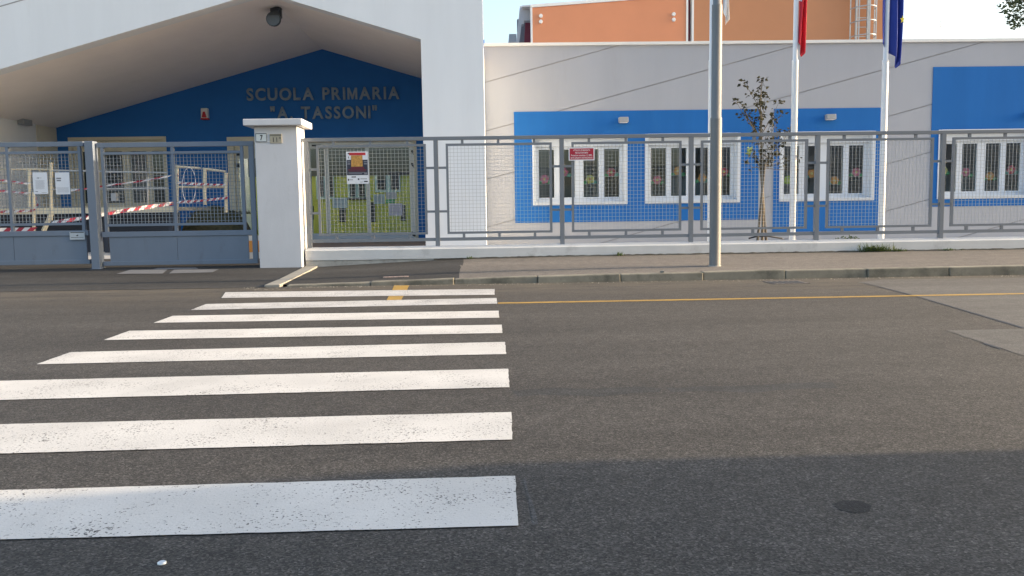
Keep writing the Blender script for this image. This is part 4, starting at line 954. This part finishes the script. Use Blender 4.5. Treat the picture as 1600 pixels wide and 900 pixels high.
tape('barrier tape hanging down the first right ramp post', [rq(277, 266), rq(279, 286)], .05, .0, 9, .12)
tape('barrier tape knotted loosely at the ramp post beside the notices', [rq(54, 303), rq(60, 318), rq(52, 330)], .05, .0, 10, .12)
cl = MB(); c_ = rp_(295.5, 290, -.1); cl.tube([(c_.x+.135*math.cos(a), c_.y+.05*math.sin(a), c_.z+.37*math.sin(a)) for a in [2*math.pi*i/36 for i in range(37)]], .006, 6, False)
tag(cl.build('cable_loop', m_trim), 'loop of white cable hanging on the right ramp handrail', 'cable')
# orange and white barrier board seen in the gap beside the pillar
xq, zq = at(391.5, 388, 14.6)
t = thing('barrier_board', 'orange and white barrier board seen through the gap beside the pillar', 'barrier', (xq, 14.6, YARD))
for k, (za, zc, mm) in enumerate(((368, 376, m_trim), (376, 394, FCOL['orange']), (394, 407, m_trim))):
    MB().box(xq-.35, xq+.16, 14.58, 14.62, az(391, zc, 14.6), az(391, za, 14.6)-.002).build('board', mm, t)
for dx in (-.3, .1): MB().box(xq+dx-.02, xq+dx+.02, 14.625, 14.66, zd(14.6), az(391, 368, 14.6)).build('leg', m_metal, t)

# ------------------------------------------------------------------ weeds and litter
rnd = random.Random(21)
def weed(px, py, n, h, sp, label):
    x = gp(px, py, .2)[0]; b = MB(); blades(b, (x, Y_WALL-.05, zb(x)), (sp, .02), n, h, rnd, .55, .005)
    leafcloud(b, (x, Y_WALL-.05, zb(x)+h*.25), (sp*1.3, .03, h*.25), n//2, .03, rnd)
    o = b.build('weed', m_weed); return tag(o, label, 'weed', 'weeds along the low wall')
weed(1378, 394, 190, .16, .13, 'largest green weed tuft at the foot of the low wall')
weed(1412, 394, 60, .07, .12, 'flat weed spreading right of the largest tuft')
weed(975, 402, 26, .08, .03, 'small weed at the wall foot left of the lamp post')
weed(733, 406, 14, .05, .03, 'tiny weed where the dark pavement patch ends')
weed(1492, 392, 26, .05, .08, 'low weed at the wall foot near the right edge')
b = MB(); x = ax(1322, 371, Y_FENCE+.35); blades(b, (x, Y_FENCE+.3, .33), (.12, .03), 60, .10, rnd, .9, .006); leafcloud(b, (x, Y_FENCE+.3, .40), (.2, .05, .03), 60, .04, rnd)
tag(b.build('weed', m_weed), 'creeping weed behind the wall between two flagpoles', 'weed', 'weeds along the low wall')
x, y = gp(253, 879, .004)
b = MB(); b.tube([(x, y, .001), (x, y, .005), (x, y, .007)], [.012, .012, .009], 14); tag(b.build('bottle_cap', M('cap_metal', (.70, .70, .70), .3, metal=.6)), 'small pale bottle cap on the asphalt in front', 'bottle cap')
x, y = gp(1031, 424, .12); b = MB(); b.slab([(x, Y_KERB+.05), (x+.05, Y_KERB+.04), (x+.06, Y_KERB+.09), (x+.01, Y_KERB+.1)], zk(x)+.002, zk(x)+.03); tag(b.build('stone_chip', m_kerb2), 'pale stone chip lying on the kerb', 'stone')
b = MB(); leafcloud(b, (gp(1440, 431)[0], gp(1440, 431)[1], .02), (.03, .02, .01), 4, .05, rnd); tag(b.build('fallen_leaf', FCOL['yellow']), 'small yellow fallen leaf in the gutter on the right', 'leaf')

gr = MB(); rnd = random.Random(77)
for _ in range(420):
    x = rnd.uniform(-3.2, 9.5); y = Y_KERB-.03-abs(rnd.gauss(0, .10)) if x > -2.6 else Y_KERB-rnd.uniform(0, .35); r_ = rnd.uniform(.003, .009)
    gr.v += [(x-r_, y-r_, .0005), (x+r_, y-r_*.6, .0005), (x+r_*.2, y+r_, .0005), (x, y, r_*1.1)]; k = len(gr.v)-4
    for q in ((0, 1, 3), (1, 2, 3), (2, 0, 3)): gr.face([k+i for i in q])
tag(gr.build('gutter_grit', m_kerb2), 'fine grit washed up along the gutter', 'grit', kind='stuff')
# house on the near side of the street, out of view to the right, added so its shade lies over the foreground
h = thing('shade_house', 'unseen house on the near side, added to shade the foreground', 'house', (15, -3, 0))
HYE = 2.80
MB().box(10.5, 24, -9, HYE, 0, 8.5).build('wall', m_grey, h)
MB().box(10.3, 24.2, -9.2, HYE, 8.502, 8.8).build('roof', m_tile, h)
an = MB(); pts = [(HYE+.002, 0), (3.18, 0), (3.18, 2.42), (HYE+.002, 2.95)]
an.v = [(x_, y_, z_) for x_ in (10.5, 14.0) for y_, z_ in pts]
for q in ((0, 1, 2, 3), (7, 6, 5, 4), (0, 4, 5, 1), (1, 5, 6, 2), (2, 6, 7, 3), (3, 7, 4, 0)): an.face(q)
an.build('shade_annex', m_grey, h)  # sloped annex shaped to taper the edge of the foreground shade
for k in range(3): MB().box(10.44, 10.499, -7+3.2*k, -5.8+3.2*k, 1.2, 2.8).build('window', m_glass, h)
